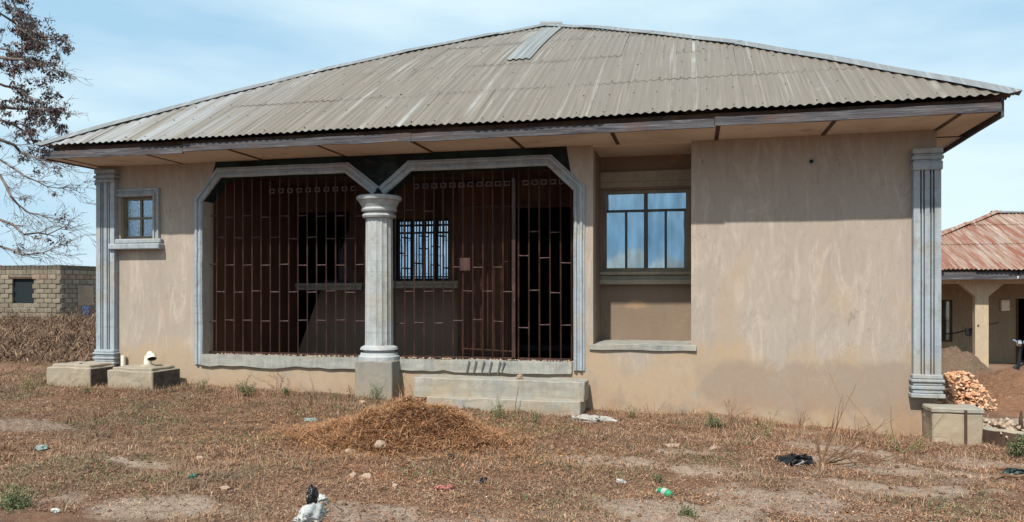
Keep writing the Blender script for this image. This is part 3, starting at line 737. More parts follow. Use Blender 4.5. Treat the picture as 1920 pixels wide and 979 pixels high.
xe0, xe1 = RX0 + .02, X(1877, FY)
cuts = [xe0, X(345, FY), X(772, FY), X(1340, FY), xe1]
offs = [(.0, -.008), (.012, .004), (-.004, -.01), (.006, .012)]
for i in range(4):
    board(cuts[i] + .003, FY, cuts[i + 1] - .003, FY, fz0, fz1, *offs[i], seed=20 + i)
board(xe1, FY + .002, xe1 + .40, 20.6, fz0 - .03, fz1 + .06, seed=31, name='fascia_board')
board(xe0, 20.6, xe0, FY + .002, fz0, fz1, seed=32)
B('eave_purlin', (RX0 + .1, RX1 - .12, FY + .05, FY + .11, fz1 - .03, RZ0 - .012), BT, house, 0)
# soffit boards and battens
bu = [80, 148, 302, 458, 620, 789, 967, 1152, 1345, 1555, 1779, 1874]
bx = [X(u, FY + .35) for u in bu]; bx[0] = xe0; bx[-1] = xe1
for i in range(len(bx) - 1):
    B('soffit_panel', (bx[i] + .022, bx[i + 1] - .022, FY + .004, HY if i not in (0, 10) else 10.35, SOF - .008 + random.uniform(-.004, .004), SOF + .008), SF, house, .002)
for i in range(1, len(bx) - 1):
    B('soffit_batten', (bx[i] - .024, bx[i] + .024, FY + .004, HY + (.45 if i in (1, 10) else 0), SOF - .014, SOF + .004), BT, house, 0)
y = 10.40
while y < 20:
    f = (.035) * (y - 9.1)
    m = MB(); ya, yb = y, min(y + 1.2, 20.4); fa, fb = (.035) * (ya - 9.1), (.035) * (yb - 9.1)
    m.add([(XR, ya, SOF), (xe1 + fa, ya, SOF), (xe1 + fb, yb, SOF), (XR, yb, SOF), (XR, ya, SOF + .01), (xe1 + fa, ya, SOF + .01), (xe1 + fb, yb, SOF + .01), (XR, yb, SOF + .01)], [(3, 2, 1, 0), (4, 5, 6, 7), (0, 1, 5, 4), (1, 2, 6, 5), (2, 3, 7, 6), (3, 0, 4, 7)])
    m.build('soffit_panel', SF, house)
    B('soffit_batten', (XR, xe1 + f, y - .045, y - .005, SOF - .014, SOF + .004), BT, house, 0)
    B('soffit_panel', (xe0, XL, y, min(y + 1.2, 20.4), SOF, SOF + .01), SF, house, 0)
    y += 1.24
B('ring_beam_edge', (XL + .001, XR - .001, HY + .003, HY + WT - .003, SOF + .001, SOF + .1), CE, house, 0)

# mortar crumbs on the slab edge
def crumbs(name, pts, s0, s1, mt, parent=None, kind='stuff'):
    V = []; Fc = []
    base = np.array([(1, 0, 0), (-.6, .8, 0), (-.5, -.85, 0), (.1, .1, 1), (0, 0, -.7)]); tr = np.array([(0, 1, 3), (1, 2, 3), (2, 0, 3), (1, 0, 4), (2, 1, 4), (0, 2, 4)])
    for p in pts:
        s = random.uniform(s0, s1); M = np.array(Matrix.Rotation(random.uniform(0, 6.28), 3, 'Z') @ Matrix.Rotation(random.uniform(-.6, .6), 3, 'X'))
        q = (base * (1 + np.random.uniform(-.3, .3, (5, 3))) * s * np.array([1, random.uniform(.6, 1), random.uniform(.4, .8)])) @ M.T + np.array(p)
        Fc.append(tr + len(V) * 5); V.append(q)
    o = cloud(name, np.concatenate(V), np.concatenate(Fc), mt, parent)
    if kind: o['kind'] = kind
    return o
NLM = N('rusted_nail', .8, .3).col((.06, .04, .03)).done()
o = crumbs('roof_nails', nl, .011, .017, NLM, roof)
STO = N('pale_stone', .9, .2).col((.50, .42, .34)); STO.mix((.33, .25, .19), STO.rnd('isl')); STO.mix((.4, .28, .2), STO.noise((1, 1, 1), 14, 4)); STO.bump(STO.noise((1, 1, 1), 30, 4), .4, .01); STO = STO.done()
random.seed(4)
crumbs('mortar_crumbs', [(random.uniform(xPl + .2, xPr), random.uniform(HY - .03, HY + .12), FL + .006) for _ in range(420)], .008, .024, STO, house)

# ================================================================== things by the house
def rough_box(name, b_, mt, parent, amp=.02, cuts=8):
    o = B(name, b_, mt, parent, .012); return roughen(o, cuts, amp, 4)
def boxthing(label, x0, x1, y0, y1, z1, seed):
    random.seed(seed); t = thing('concrete_chamber', ((x0 + x1) / 2, y0, 0), label, 'concrete box', 'cement chamber boxes by the left pilaster')
    rough_box('body', (x0, x1, y0, y1, -.2, z1 - .02), CB, t); B('painted_shade_side', (x1 + .001, x1 + .014, y0 + .01, y1, -.1, z1 - .035), DKR, t, .004); rough_box('cover', (x0 + .05, x1 - .04, y0 + .05, y1 - .03, z1 - .05, z1 + .02), CB, t, .016, 7)  # skin on the right face carries its shade as a darker colour
    return t
c1 = boxthing('rough cement chamber box under the left pilaster with a small hole', X(87, 9.3), X(168, 9.3), 9.3, 9.86, .50, 1)
MB().tube([(X(152, 9.5), 9.5, .50), (X(152, 9.5), 9.5, .527)], .022, 10).build('hole', VOID, c1)
c2 = boxthing('rough cement chamber box carrying the white pipe elbow', X(200, 9.2), X(285, 9.2), 9.2, 9.78, .49, 2)
pe = thing('pipe_elbow', (X(284, 9.5), 9.5, .51), 'white plastic elbow pipe rising from the cement box and turning down', 'pipe')
ex, ez = X(284, 9.5), .50
arc = [(ex - .055, 9.5, ez), (ex - .06, 9.5, ez + .08), (ex - .045, 9.5, ez + .14), (ex - .01, 9.49, ez + .175), (ex + .03, 9.47, ez + .16), (ex + .05, 9.45, ez + .12)]
MB().tube(arc, [.055, .055, .056, .056, .058, .062], 16, cap=False).build('pipe', PV, pe, smooth=True)
MB().tube([arc[-2], arc[-1]], [.045, .05], 14).build('pipe_mouth', VOID, pe)
MB().lathe([(.13, ez - .01), (.12, ez + .015), (.06, ez + .04)], 18, (ex - .05, 9.5)).build('mortar_collar', CB, pe)
t = thing('pipe_stub', (X(231, 9.84), 9.84, .49), 'short cut pipe stub poking up between the boxes and the wall', 'pipe')
MB().tube([(X(231, 9.84), 9.84, .2), (X(231, 9.84), 9.84, .62)], .035, 12).build('pipe', PV, t)
# right hand concrete box
t = thing('concrete_trough', (2.9, 9.5, 0), 'low concrete box with bluish cement rim by the right corner of the bungalow', 'concrete box')
bx0, bx1 = X(1748, 9.5), X(1843, 9.5)
rough_box('body', (bx0, bx1, 9.5, 9.88, -.4, .215), CB, t, .012); rough_box('rim', (bx0 - .012, bx1 + .012, 9.485, 9.885, .217, .275), CE, t, .014)
o = MB().tube([(X(1811, 9.48), 9.482, -.1), (X(1811, 9.48), 9.482, .26)], .016, 6).build('rusty_rod', BT, t)
# well ring
t = thing('well_ring', (3.78, 9.85, 0), 'broken round concrete well rim filled with rubble at the right edge', 'well')
rc = (3.80, 9.9); prof_o = .66
vs = MB(); n = 40; V_ = []; F_ = []
for k in range(n):
    a = 2 * math.pi * k / n; j = random.uniform(-.012, .012)
    for r, z in ((prof_o, -.25), (prof_o + j, .03 + j), (prof_o - .1 + j, .05 + j), (prof_o - .11, -.05)): V_.append((rc[0] + r * math.cos(a), rc[1] + r * math.sin(a) * .9, z))
for k in range(n):
    for i in range(3): a = k * 4 + i; b_ = ((k + 1) % n) * 4 + i; F_.append((a, b_, b_ + 1, a + 1))
vs.add(V_, [f for i, f in enumerate(F_) if i % 3]); vs.build('rim', CE, t); vs = MB(); vs.add(V_, F_[::3]); vs.build('ring_wall', BT, t)
random.seed(8)
crumbs('rubble_fill', [(rc[0] + random.uniform(-.5, .5), rc[1] + random.uniform(-.45, .45), random.uniform(-.03, .06)) for _ in range(160)], .03, .08, STO, t)
MB().tube([(3.62, 9.75, .0), (3.60, 9.73, .12), (3.61, 9.74, .24)], [.03, .022, .008], 6).build('broken_stick', BT, t)

# ================================================================== left unfinished block building
DKB = N('painted_hole_shade', .8, .2).col((.014, .022, .026)).done()
UB_Y = 29.8; ux1 = X(113, UB_Y); uz0, uz1 = Z(60, 602, UB_Y) - .15, Z(60, 497, UB_Y)
ub = thing('block_building', (ux1 - 2, UB_Y, uz0), 'roofless unfinished grey block building with one square window hole behind the scrub', 'building')
wu = (X(22, UB_Y), X(63, UB_Y), Z(40, 569, UB_Y), Z(40, 523, UB_Y))
m = MB(); m.plate([(ux1 - 6, uz0 - 1), (ux1 - .02, uz0 - 1), (ux1 - .02, uz1 - .2), (ux1 - 6, uz1 - .2)], [rect(wu)], UB_Y + .02, UB_Y + .2); m.build('wall', MO, ub)
SBY = 6.0
B('wall', (ux1 - .2, ux1 - .02, UB_Y + .2, UB_Y + SBY, uz0 - 1, uz1 - .2), MO, ub, 0); B('wall', (ux1 - 6, ux1 - .2, UB_Y + SBY - .2, UB_Y + SBY, uz0 - 1, uz1 - .2), MO, ub, 0)
B('hole_shade_sheet', (wu[0], wu[1], UB_Y + .12, UB_Y + .16, wu[2], wu[3]), DKB, ub, 0); B('lintel', (wu[0] - .15, wu[1] + .15, UB_Y - .01, UB_Y + .1, wu[3], wu[3] + .1), BT, ub, .01)  # dark sheet added in the window hole to stand for the shade inside
bh, bw = .225, .45; blockme = {}
def blockmesh(w, d, key, mt):
    if key not in blockme:
        m = MB(); m.box(-w / 2, w / 2, -d / 2, d / 2, -bh / 2 + .012, bh / 2 - .012, j=.006); o = m.build('block', mt, None, bevel=.012); me = o.data; bpy.data.objects.remove(o); blockme[key] = me
    return blockme[key]
random.seed(3); nrow = int((uz1 - uz0) / bh)
for r in range(nrow):
    z = uz1 - bh * (r + .5); red = (r == 3)
    if r == 1 and False: continue
    mt = BLR if r in (2,) else (DKR if r == 0 else BLK); half = (r <= 1)
    ww = .24 if half else bw
    x = ux1 - ww / 2 - (0 if r % 2 else (ww / 2 if not half else 0)); first = True
    while x > ux1 - 3.6:
        if not (wu[0] - .1 < x < wu[1] + .1 and wu[2] - .05 < z < wu[3] + .1) and not (half and random.random() < .06 and r == 0):
            me = blockmesh(ww - .024, .06 if not half else .2, ('f', ww, mt.name), mt)
            o = bpy.data.objects.new('block', me); C.objects.link(o); o.parent = ub; o.location = Vector((x, UB_Y + random.uniform(-.006, .008) + (0 if not half else .1), z + random.uniform(-.008, .008) - (0))) - ub.location
            o.rotation_euler = (0, random.uniform(-.01, .01), 0)
        x -= ww
    y = UB_Y + .24 + (.22 if r % 2 else 0)
    while y < UB_Y + SBY:
        me = blockmesh(.06, bw - .024, ('s', mt.name), mt)
        if not (UB_Y + 3.2 < y < UB_Y + 4.3 and 4 <= r <= 6 and random.random() < .5):
            o = bpy.data.objects.new('block', me); C.objects.link(o); o.parent = ub; o.location = Vector((ux1 + random.uniform(-.012, .006), y, z)) - ub.location
        y += bw
def Yat(u, x): p, q = _d(u); return x * q / p
ya_, yb_ = Yat(144, ux1), Yat(174, ux1)
B('blocked_window', (ux1 + .02, ux1 + .07, ya_, yb_, Z(144, 574, ya_), Z(144, 536, ya_)), BLR, ub, .02)
m = MB(); m.plate(rect((wu[0] - .05, wu[1] + .05, wu[2] - .28, wu[2] - .02)), [], UB_Y - .015, UB_Y + .02); m.build('window_sill', CE, ub)
# red roof far behind it
fh = thing('distant_house', (-42, 42, 0), 'far house whose red roof peeks over the block building', 'house')
fz = Z(5, 489, 44); m = MB(); xx = X(14, 44)
B('wall', (-56, xx - 1, 42.6, 50, -1, fz - 1.3), PLR, fh, 0)
m.add([(-57, 42, fz - 1.5), (xx + .6, 42, fz - 1.0), (xx - 5, 46, fz + .15), (-52, 46, fz + .15), (-57, 50, fz - 1.2), (xx, 50, fz - 1.2)], [(0, 1, 2, 3), (1, 5, 2), (5, 4, 3, 2), (4, 0, 3)])
m.build('roof', N('red_roof_paint', .7, .3).col((.25, .06, .04)).done(), fh)
o = MB().lathe([(.16, 0), (.2, .35), (.19, .4)], 14).build('blue_drum', N('blue_plastic', .4, .5).col((.02, .07, .2)).done(), None)
bxx = X(163, 30.5); o.location = (bxx, 30.5, Z(163, 590, 30.5)); props(o, 'small blue plastic drum against the dark side of the block building', 'drum')

# ================================================================== neighbour house on the right
NY = 25.3; NE = 24.6; nzE = 2.22; ng = -.62
nh = thing('neighbour_house', (9, NY, ng), 'neighbouring bungalow with rusty corrugated roof and bracketed porch post', 'house')
NPL = plaster_mat('neighbour_plaster', (.46, .37, .26), (.36, .28, .2), earth=False, lo=-1.2)
hx0, hx1, apn, hn = 4.6, 20.0, 5.9, math.tan(math.radians(20))
def nz_(d): return nzE + hn * d
nr = B('roof', (hx0 + .3, hx1 - .3, NE + .3, NE + .36, nzE - .14, nzE - .02), BT, nh, 0)
random.seed(11)
P2 = .12
def nsheet(x0, x1, d0, d1, seed):
    random.seed(seed); vs = []; cols = []; fs = []; dz = random.uniform(0, .015); eo = random.uniform(-.08, .08) if d0 == 0 else 0
    k0 = int(round((x0 - hx0) / P2 * 4)); k1 = int(round((x1 - hx0) / P2 * 4))
    for k in range(k0, k1 + 1):
        x = hx0 + k * P2 / 4; top = min(x - hx0, hx1 - x, apn)
        if top - d0 < .05: cols.append(None); continue
        t1 = min(d1 + .1, top); c = []
        for j in range(3):
            d = d0 + eo + (t1 - d0 - eo) * j / 2; c.append(len(vs)); vs.append((x, NE + d, nz_(d) + .02 * math.cos(math.pi * k / 2) + dz + (.015 * (1 - j / 2) if d0 else 0)))
        cols.append(c)
    for a, b_ in zip(cols, cols[1:]):
        if a and b_:
            for j in range(2): fs.append((a[j], b_[j], b_[j + 1], a[j + 1]))
    if fs: m = MB(); m.add(vs, fs); m.build('roof_sheet', RR, nr, smooth=True)
for ri, (a, b_) in enumerate([(0, 2.3), (2.3, 4.4), (4.4, 5.9)]):
    x = hx0
    while x < hx1 - .1: nsheet(x, min(x + .84, hx1), a, b_, int(x * 10) + 77 * ri); x += .84
m = MB(); yb = NE + 2 * apn
m.add([(hx0, NE, nzE), (hx0 + apn, NE + apn, nz_(apn)), (hx0, yb, nzE), (hx1 - apn, NE + apn, nz_(apn)), (hx1, yb, nzE), (hx1, NE, nzE)], [(0, 1, 2), (1, 3, 4, 2), (3, 5, 4)]); m.build('roof_slope', RR, nr)
for a, b_ in ((0, 1.5), (1.45, 3.0), (2.95, 4.5), (4.45, apn)):
    o = MB(); p = lambda d: Vector((hx0 + d, NE + d, nz_(d) + .06))
    o.add([p(a) + Vector((.2, 0, -.02)), p(a), p(a) + Vector((0, .2, -.02)), p(b_) + Vector((.2, 0, .03)), p(b_) + Vector((0, 0, .05)), p(b_) + Vector((0, .2, .03))], [(0, 1, 4, 3), (1, 2, 5, 4)]); o.build('ridge_cap', RR, nr)
for k in range(5):
    xa = hx0 + apn - .15 + k * 1.1; o = MB(); zc = nz_(apn) + .05 + .03 * (k % 2); yc_ = NE + apn
    o.add([(xa, yc_ - .22, zc - .05), (xa, yc_, zc + .04), (xa, yc_ + .22, zc - .05), (xa + 1.15, yc_ - .22, zc - .07), (xa + 1.15, yc_, zc), (xa + 1.15, yc_ + .22, zc - .07)], [(0, 3, 4, 1), (1, 4, 5, 2)]); o.build('ridge_cap', RC, nr)
for i, (a, b_) in enumerate(((5, 9.05), (9.1, 13.1), (13.15, 19.5))):
    o = board(a, NE + .12, b_, NE + .12, nzE - .29, nzE - .07, 0, 0, seed=60 + i); o.parent = nh; o.location = -Vector(nh.location)
B('soffit', (5, 19.6, NE + .15, 27.2, nzE - .28, nzE - .25), SF, nh, 0)
# porch beam with brackets and posts
pxs = [X(1841, NY), X(1841, NY) - 2.6, X(1841, NY) + 2.9]
for i, pxx in enumerate(pxs):
    w2 = .18; zt = nzE - .3; zk = Z(1841, 556, NY)
    m = MB(); m.plate([(pxx - w2, ng - .5), (pxx + w2, ng - .5), (pxx + w2, zk), (pxx + .58, zt - .12), (pxx - .58, zt - .12), (pxx - w2, zk)], [], NY, NY + .22); m.build('porch_post', NPL, nh)
B('beam', (5.2, 19, NY, NY + .22, zt - .118, zt), NPL, nh, 0)
NB = 27.2
m = MB(); wn_ = (X(1752, NB), X(1786, NB), Z(1775, 641, NB), Z(1775, 562, NB)); dn = (X(1909, NB), X(1909, NB) + 1.0, ng - .5, Z(1915, 560, NB))
NWL = plaster_mat('neighbour_shaded_plaster', (.27, .21, .145), (.20, .155, .11), earth=False, lo=-1.2); m.plate([(5.2, ng - .5), (dn[0], ng - .5), (dn[0], dn[3]), (dn[1], dn[3]), (dn[1], ng - .5), (19.4, ng - .5), (19.4, zt), (5.2, zt)], [rect(wn_)], NB, NB + .2); m.build('wall', NWL, nh)  # darker copy of the neighbour plaster, porch shade put into its colour
B('wall', (5.2, 5.4, NB + .2, 35.5, ng - .5, zt), NPL, nh, 0); B('wall', (19.2, 19.4, NB + .2, 35.5, ng - .5, zt), NPL, nh, 0); B('wall', (5.4, 19.2, 35.3, 35.5, ng - .5, zt), NPL, nh, 0)
B('room_wall', (5.5, 19.1, 29.5, 29.6, ng - .5, zt), VOID, nh, 0)
window(wn_, NB, [(1, 2)], BT, BT, GL, fw=.06, parent=nh)
B('door_frame', (dn[0] - .06, dn[0], NB - .03, NB + .1, ng - .2, dn[3]), BT, nh)
mbx = B('meter_box', (X(1875, NB), X(1891, NB), NB - .12, NB, Z(1880, 583, NB), Z(1880, 562, NB)), PV, nh, .02)
# electric cable with a rag hanging between window and post
cb = thing('cable', (pxs[0], NY, 1), 'black cable with a dark rag slung to the neighbour porch post', 'cable')
p0 = Vector((X(1770, NB), NB - .1, Z(1770, 626, NB))); p1 = Vector((pxs[0] - .1, NY - .03, Z(1838, 610, NY))); p2 = Vector((X(1872, NB), NB - .05, Z(1872, 604, NB)))
CABM = N('black_rubber', .6, .3).col((.015, .015, .018)).done()
def sagp(a, b_, s, n=8): return [a.lerp(b_, i / n) - Vector((0, 0, s * 4 * (i / n) * (1 - i / n))) for i in range(n + 1)]
MB().tube(sagp(p0, p1, .06), .022, 5).build('wire', CABM, cb); MB().tube(sagp(p1, p2, .02), .012, 5).build('wire', CABM, cb)
q = p0.lerp(p1, .72) - Vector((0, 0, .08)); o = MB().box(q.x - .09, q.x + .08, q.y - .03, q.y + .03, q.z - .16, q.z + .08, j=.03).build('rag', CABM, cb, bevel=.02)

# ================================================================== heaps on the right
def dome(name, cx_, cy_, rx, ry, h, mt, parent=None, amp=.12, n=40, seed=0, sc=3, power=1.3):
    m = MB(); vs = []; fs = []; K = n // 2
    for i in range(K + 1):
        r = i / K
        for k in range(n):
            a = 2 * math.pi * k / n; rr = r * (1 + .12 * math.sin(3 * a + seed) + .07 * math.sin(5 * a + 2 * seed))
            x = cx_ + rx * rr * math.cos(a); y = cy_ + ry * rr * math.sin(a)
            prof = (math.cos(min(1, r) * math.pi) * .5 + .5) ** power
            z = h1(x, y) + h * prof * (1 + amp * 4 * (float(fbm(x, y, sc, seed)) - .5)) + amp * h * (float(fbm(x, y, sc * 4, seed + 2)) - .5) - (.06 if r >= 1 else 0)
            vs.append((x, y, z))
    for i in range(K):
        for k in range(n): k2 = (k + 1) % n; fs.append((i * n + k, (i + 1) * n + k, (i + 1) * n + k2, i * n + k2))
    m.add(vs, fs); return m.build(name, mt, parent, smooth=True)
def soil(name, a, b_, c_):
    n = N(name, .97, .05).col(a); n.mix(b_, n.noise((1, 1, 1), 3, 6, .65, .2)); n.mix(c_, n.op(n.noise((1, 1, 1), 17, 5, .7, .1, .5, .68), .8)); n.bump(n.noise((1, 1, 1), 12, 6, .7), .9, .05); return n.done()
RED = soil('red_earth', (.33, .18, .11), (.25, .13, .08), (.42, .27, .18)); GRE = soil('grey_brown_sand', (.24, .165, .115), (.19, .13, .095), (.29, .21, .15))
o = dome('sand_heap', X(1790, 19), 19, 1.15, 1.2, .85, GRE, seed=1, power=.8); props(o, 'grey brown sand heap beside the neighbour porch post', 'sand heap')
o = dome('red_earth_heap', X(1900, 14.0), 14.0, 1.45, 1.7, .52, RED, seed=2, amp=.1, power=.8); props(o, 'broad low heap of red earth at the right edge behind the rubble', 'earth heap')
o = dome('red_earth_heap', X(1840, 18.6), 18.2, 1.5, 1.0, .42, RED, seed=5, amp=.1, power=.8); props(o, 'small mound of red earth between the sand heap and the porch post', 'earth heap')
rbx, rby = X(1796, 13.0), 13.0
rb = thing('rubble_heap', (rbx, rby, 0), 'pile of broken orange and cream block pieces beside the right pilaster', 'rubble heap')
dome('core', rbx, rby, .54, .5, .48, RED, rb, seed=3, power=.6, amp=.05)
OR = N('broken_orange_block', .9, .2).ramp(N.rnd(N('tmp'), 'isl') if False else None, []) if False else N('broken_orange_block', .9, .2)
OR.ramp(OR.rnd('obj'), [(0, (.60, .30, .16)), (.35, (.66, .40, .24)), (.6, (.68, .50, .35)), (.85, (.46, .21, .11)), (1, (.72, .60, .47))]); OR.mix((.3, .15, .09), OR.op(OR.noise((1, 1, 1), 9, 4), .3)); OR = OR.done()
random.seed(21); shards = []
for s in range(5):
    m = MB(); m.box(-.5, .5, -.32, .32, -.12, .12, j=.10); o = m.build('shard', OR, None, bevel=.05); shards.append(o.data); bpy.data.objects.remove(o)
for i in range(300):
    a = random.uniform(0, 6.283); r = math.sqrt(random.random()) * 1.05; x = rbx + .54 * r * math.cos(a); y = rby + .5 * r * math.sin(a)
    z = h1(x, y) + .48 * (math.cos(min(1, r) * math.pi) * .5 + .5) ** .6 + random.uniform(.0, .06)
    o = bpy.data.objects.new('block_shard', random.choice(shards)); C.objects.link(o); o.parent = rb; o.location = Vector((x, y, z)) - rb.location
    s = random.uniform(.05, .10); o.scale = (s * random.uniform(.6, 1), s, s); o.rotation_euler = (random.uniform(-.7, .7), random.uniform(-.7, .7), random.uniform(0, 6.28))
random.seed(22); pp = []
for i in range(900):
    a = random.uniform(0, 6.283); r = math.sqrt(random.random()) * 1.12; x = rbx + .54 * r * math.cos(a); y = rby + .5 * r * math.sin(a)
    pp.append((x, y, h1(x, y) + .48 * (math.cos(min(1, r) * math.pi) * .5 + .5) ** .6 + random.uniform(0, .05)))
ORF = isl_('small_orange_bits', [(0, (.60, .30, .16)), (.35, (.66, .40, .24)), (.6, (.68, .50, .35)), (.85, (.46, .21, .11)), (1, (.72, .60, .47))])
crumbs('small_bits', pp, .015, .045, ORF, rb)
t = B('plank', (X(1850, 17), X(1888, 17), 16.9, 17.1, -.0, .05), BT, None, .004); props(t, 'dark plank lying on the red earth near the neighbour porch', 'plank'); t.location.z = Z(1868, 709, 17)-.03
# motorcycle slice at the right edge
bk = thing('motorcycle', (X(1925, 19.5), 19.5, -.5), 'parked motorcycle mostly cut off by the right edge of the picture', 'motorcycle')
MET = N('dark_blue_paint', .3, .5).col((.02, .035, .06)).done(); CHR = N('chrome', .25, .5, 1).col((.5, .52, .55)).done()
bX, bY, bZ = X(1914, 19.5), 19.5, h1(X(1914, 19.5), 19.5)
top = Vector((bX + .02, bY, bZ + 1.0)); ft = Vector((bX - .10, bY, Z(1907, 716, bY)))
MB().tube([top, ft], .035, 6).build('fork', CABM, bk); MB().tube([top + Vector((-.06, -.3, .08)), top, top + Vector((-.06, .3, .08))], .02, 6).build('handlebar', CHR, bk)
for k, xo in enumerate((.0, 1.25)):
    wh = MB(); r = .28; cxw, czw = bX + .12 + xo, bZ + r; wh.tube([(cxw + r * math.cos(a), bY + .06, czw + r * math.sin(a)) for a in [2 * math.pi * i / 24 for i in range(25)]], .045, 6); wh = wh.build('wheel', CABM, bk)
    MB().tube([(cxw, bY - .02, czw), (cxw, bY + .14, czw)], .06, 10).build('hub', CHR, wh)
MB().tube([(bX + .15, bY, bZ + .92), (bX + .35, bY, bZ + .98), (bX + .6, bY, bZ + .9), (bX + .75, bY, bZ + .82)], [.06, .15, .16, .1], 10).build('fuel_tank', MET, bk, smooth=True)
MB().box(bX + .75, bX + 1.4, bY - .12, bY + .12, bZ + .78, bZ + .88).build('seat', CABM, bk, bevel=.03)
MB().tube([(bX + .12, bY, bZ + .95), (bX + .45, bY, bZ + .4), (bX + .9, bY, bZ + .4), (bX + 1.37, bY, bZ + .28)], .03, 6).build('frame', CABM, bk)
MB().box(bX + .45, bX + .85, bY - .13, bY + .13, bZ + .3, bZ + .6).build('engine', CHR, bk, bevel=.04)
MB().tube([(bX - .01, bY, bZ + 1.02), (bX - .07, bY, bZ + 1.02)], [.08, .06], 12).build('headlight', CHR, bk)

# house across the lane behind the viewer, seen mirrored in the window glass
rh = thing('opposite_house', (0, -22, 0), 'hip roofed bungalow across the lane, seen only mirrored in the window', 'house')
B('wall', (-4.5, 4.5, -28, -22, -.3, 2.7), PL, rh, 0)
m = MB(); m.add([(-5.2, -21.3, 2.65), (5.2, -21.3, 2.65), (5.2, -28.7, 2.65), (-5.2, -28.7, 2.65), (-1.5, -25, 4.1), (1.5, -25, 4.1)], [(1, 0, 4, 5), (0, 3, 4), (3, 2, 5, 4), (2, 1, 5), (0, 1, 2, 3)]); m.build('roof', RF, rh)

# ================================================================== ground cover
def scatter(n, x0, x1, y0, y1, dens, near=True):
    xs = np.random.uniform(x0, x1, n * 3); 
    t = np.random.rand(n * 3)
    ys = y0 + (y1 - y0) * t
    k = np.random.rand(n * 3) < dens(xs, ys)
    u_ok = (xs > -1.16 * ys - .3) & (xs < .45 * ys + .3)
    inside = (ys > HY) & (xs > XL) & (xs < XR)
    k &= u_ok & ~inside
    return xs[k][:n], ys[k][:n]
def straw(name, xs, ys, zs, L0, L1, w0, w1, lift, mt, parent=None, curl=.3, kind='stuff', up=0):
    n = len(xs); a = np.random.uniform(0, 2 * np.pi, n); L = np.random.uniform(L0, L1, n) * np.random.uniform(.6, 1, n); w = np.random.uniform(w0, w1, n)
    el = np.abs(np.random.normal(0, lift, n)) + up * np.random.rand(n); el = np.minimum(el, 1.45)
    d = np.stack([np.cos(a) * np.cos(el), np.sin(a) * np.cos(el), np.sin(el)], 1)
    sd = np.stack([-np.sin(a), np.cos(a), np.random.uniform(-.3, .3, n)], 1)
    p = np.stack([xs, ys, zs], 1); k = np.random.uniform(-curl, curl, n)
    mid = p + d * (L * .5)[:, None] + sd * (k * L * .3)[:, None] + np.array([0, 0, 1]) * (L * .06)[:, None]
    end = p + d * L[:, None] + sd * (k * L)[:, None]; end[:, 2] -= L * .08 * (el > .4) * 2
    V = np.stack([p - sd * w[:, None], p + sd * w[:, None], mid - sd * (w * .8)[:, None], mid + sd * (w * .8)[:, None], end], 1).reshape(-1, 3)
    i = np.arange(n)[:, None, None] * 5; tr = np.array([[0, 1, 3], [0, 3, 2], [2, 3, 4]])[None]
    o = cloud(name, V, (i + tr).reshape(-1, 3), mt, parent)
    if kind: o['kind'] = kind
    return o
def flakes(name, xs, ys, zs, s0, s1, mt, parent=None, tilt=.5, kind='stuff'):
    n = len(xs); a = np.random.uniform(0, 2 * np.pi, n); s = np.random.uniform(s0, s1, n); b_ = np.random.normal(0, tilt, n); c_ = np.random.normal(0, tilt, n)
    ex_ = np.stack([np.cos(a), np.sin(a), np.tan(np.clip(b_, -1.2, 1.2))], 1); ey_ = np.stack([-np.sin(a), np.cos(a), np.tan(np.clip(c_, -1.2, 1.2))], 1)
    ex_ /= np.linalg.norm(ex_, axis=1)[:, None]; ey_ /= np.linalg.norm(ey_, axis=1)[:, None]
    p = np.stack([xs, ys, zs], 1); nn_ = np.cross(ex_, ey_) * np.sign(np.random.rand(n) - .3)[:, None]
    S = s[:, None]; asp = np.random.uniform(.3, .6, n)[:, None]; cu = np.random.uniform(.1, .5, n)[:, None]
    V = np.stack([p - ex_ * S, p + ey_ * S * asp + nn_ * S * cu, p + ex_ * S, p - ey_ * S * asp + nn_ * S * cu], 1).reshape(-1, 3)
    i = np.arange(n)[:, None, None] * 4; tr = np.array([[0, 3, 2], [0, 2, 1]])[None]
    o = cloud(name, V, (i + tr).reshape(-1, 3), mt, parent)
    if kind: o['kind'] = kind
    return o
def isl(name, stops, rough=.85, patch=False):
    n = N(name, rough, .2); n.ramp(n.rnd('isl'), stops)
    if patch:
        dk = n.op(n.op(n.noise((1, 1, 1), .9, 5, .65, .4, .40, .60), n.axis(0, .5, -3.5)), .65); n.mix((.17, .125, .085), dk)
        n.mix((.16, .15, .095), n.op(n.noise((1, 1, 1), 1.7, 5, .65, .3, .52, .66), .45)); n.mix((.30, .12, .06), n.op(n.noise((1, 1, 1), .6, 5, .7, .3, .50, .66), .4))
        n.mix((.07, .045, .035), n.op(n.noise((1, 1, 1), 5.5, 4, .65, .2, .56, .70), .55))
    m = n.done(); return m
SCR0 = isl('dark_twigs', [(0, (.05, .03, .025)), (.6, (.11, .065, .05)), (1, (.2, .13, .09))])
STRAW = isl('dry_straw', [(0, (.14, .072, .045)), (.25, (.31, .175, .11)), (.5, (.46, .30, .195)), (.75, (.24, .12, .075)), (.9, (.33, .26, .165)), (1, (.66, .50, .37))], patch=True)
DEAD = isl('dead_leaves', [(0, (.09, .045, .028)), (.3, (.28, .135, .075)), (.6, (.44, .24, .135)), (.82, (.17, .085, .05)), (1, (.64, .46, .32))], patch=True)
GRN = isl('green_grass', [(0, (.055, .085, .04)), (.5, (.11, .14, .07)), (.8, (.18, .19, .10)), (1, (.24, .22, .12))])
np.random.seed(5)
dn_s = lambda x, y: (1 - .8 * bare(x, y)) * (.30 + .85 * sst(fbm(x, y, 1.5, 61), .35, .65))
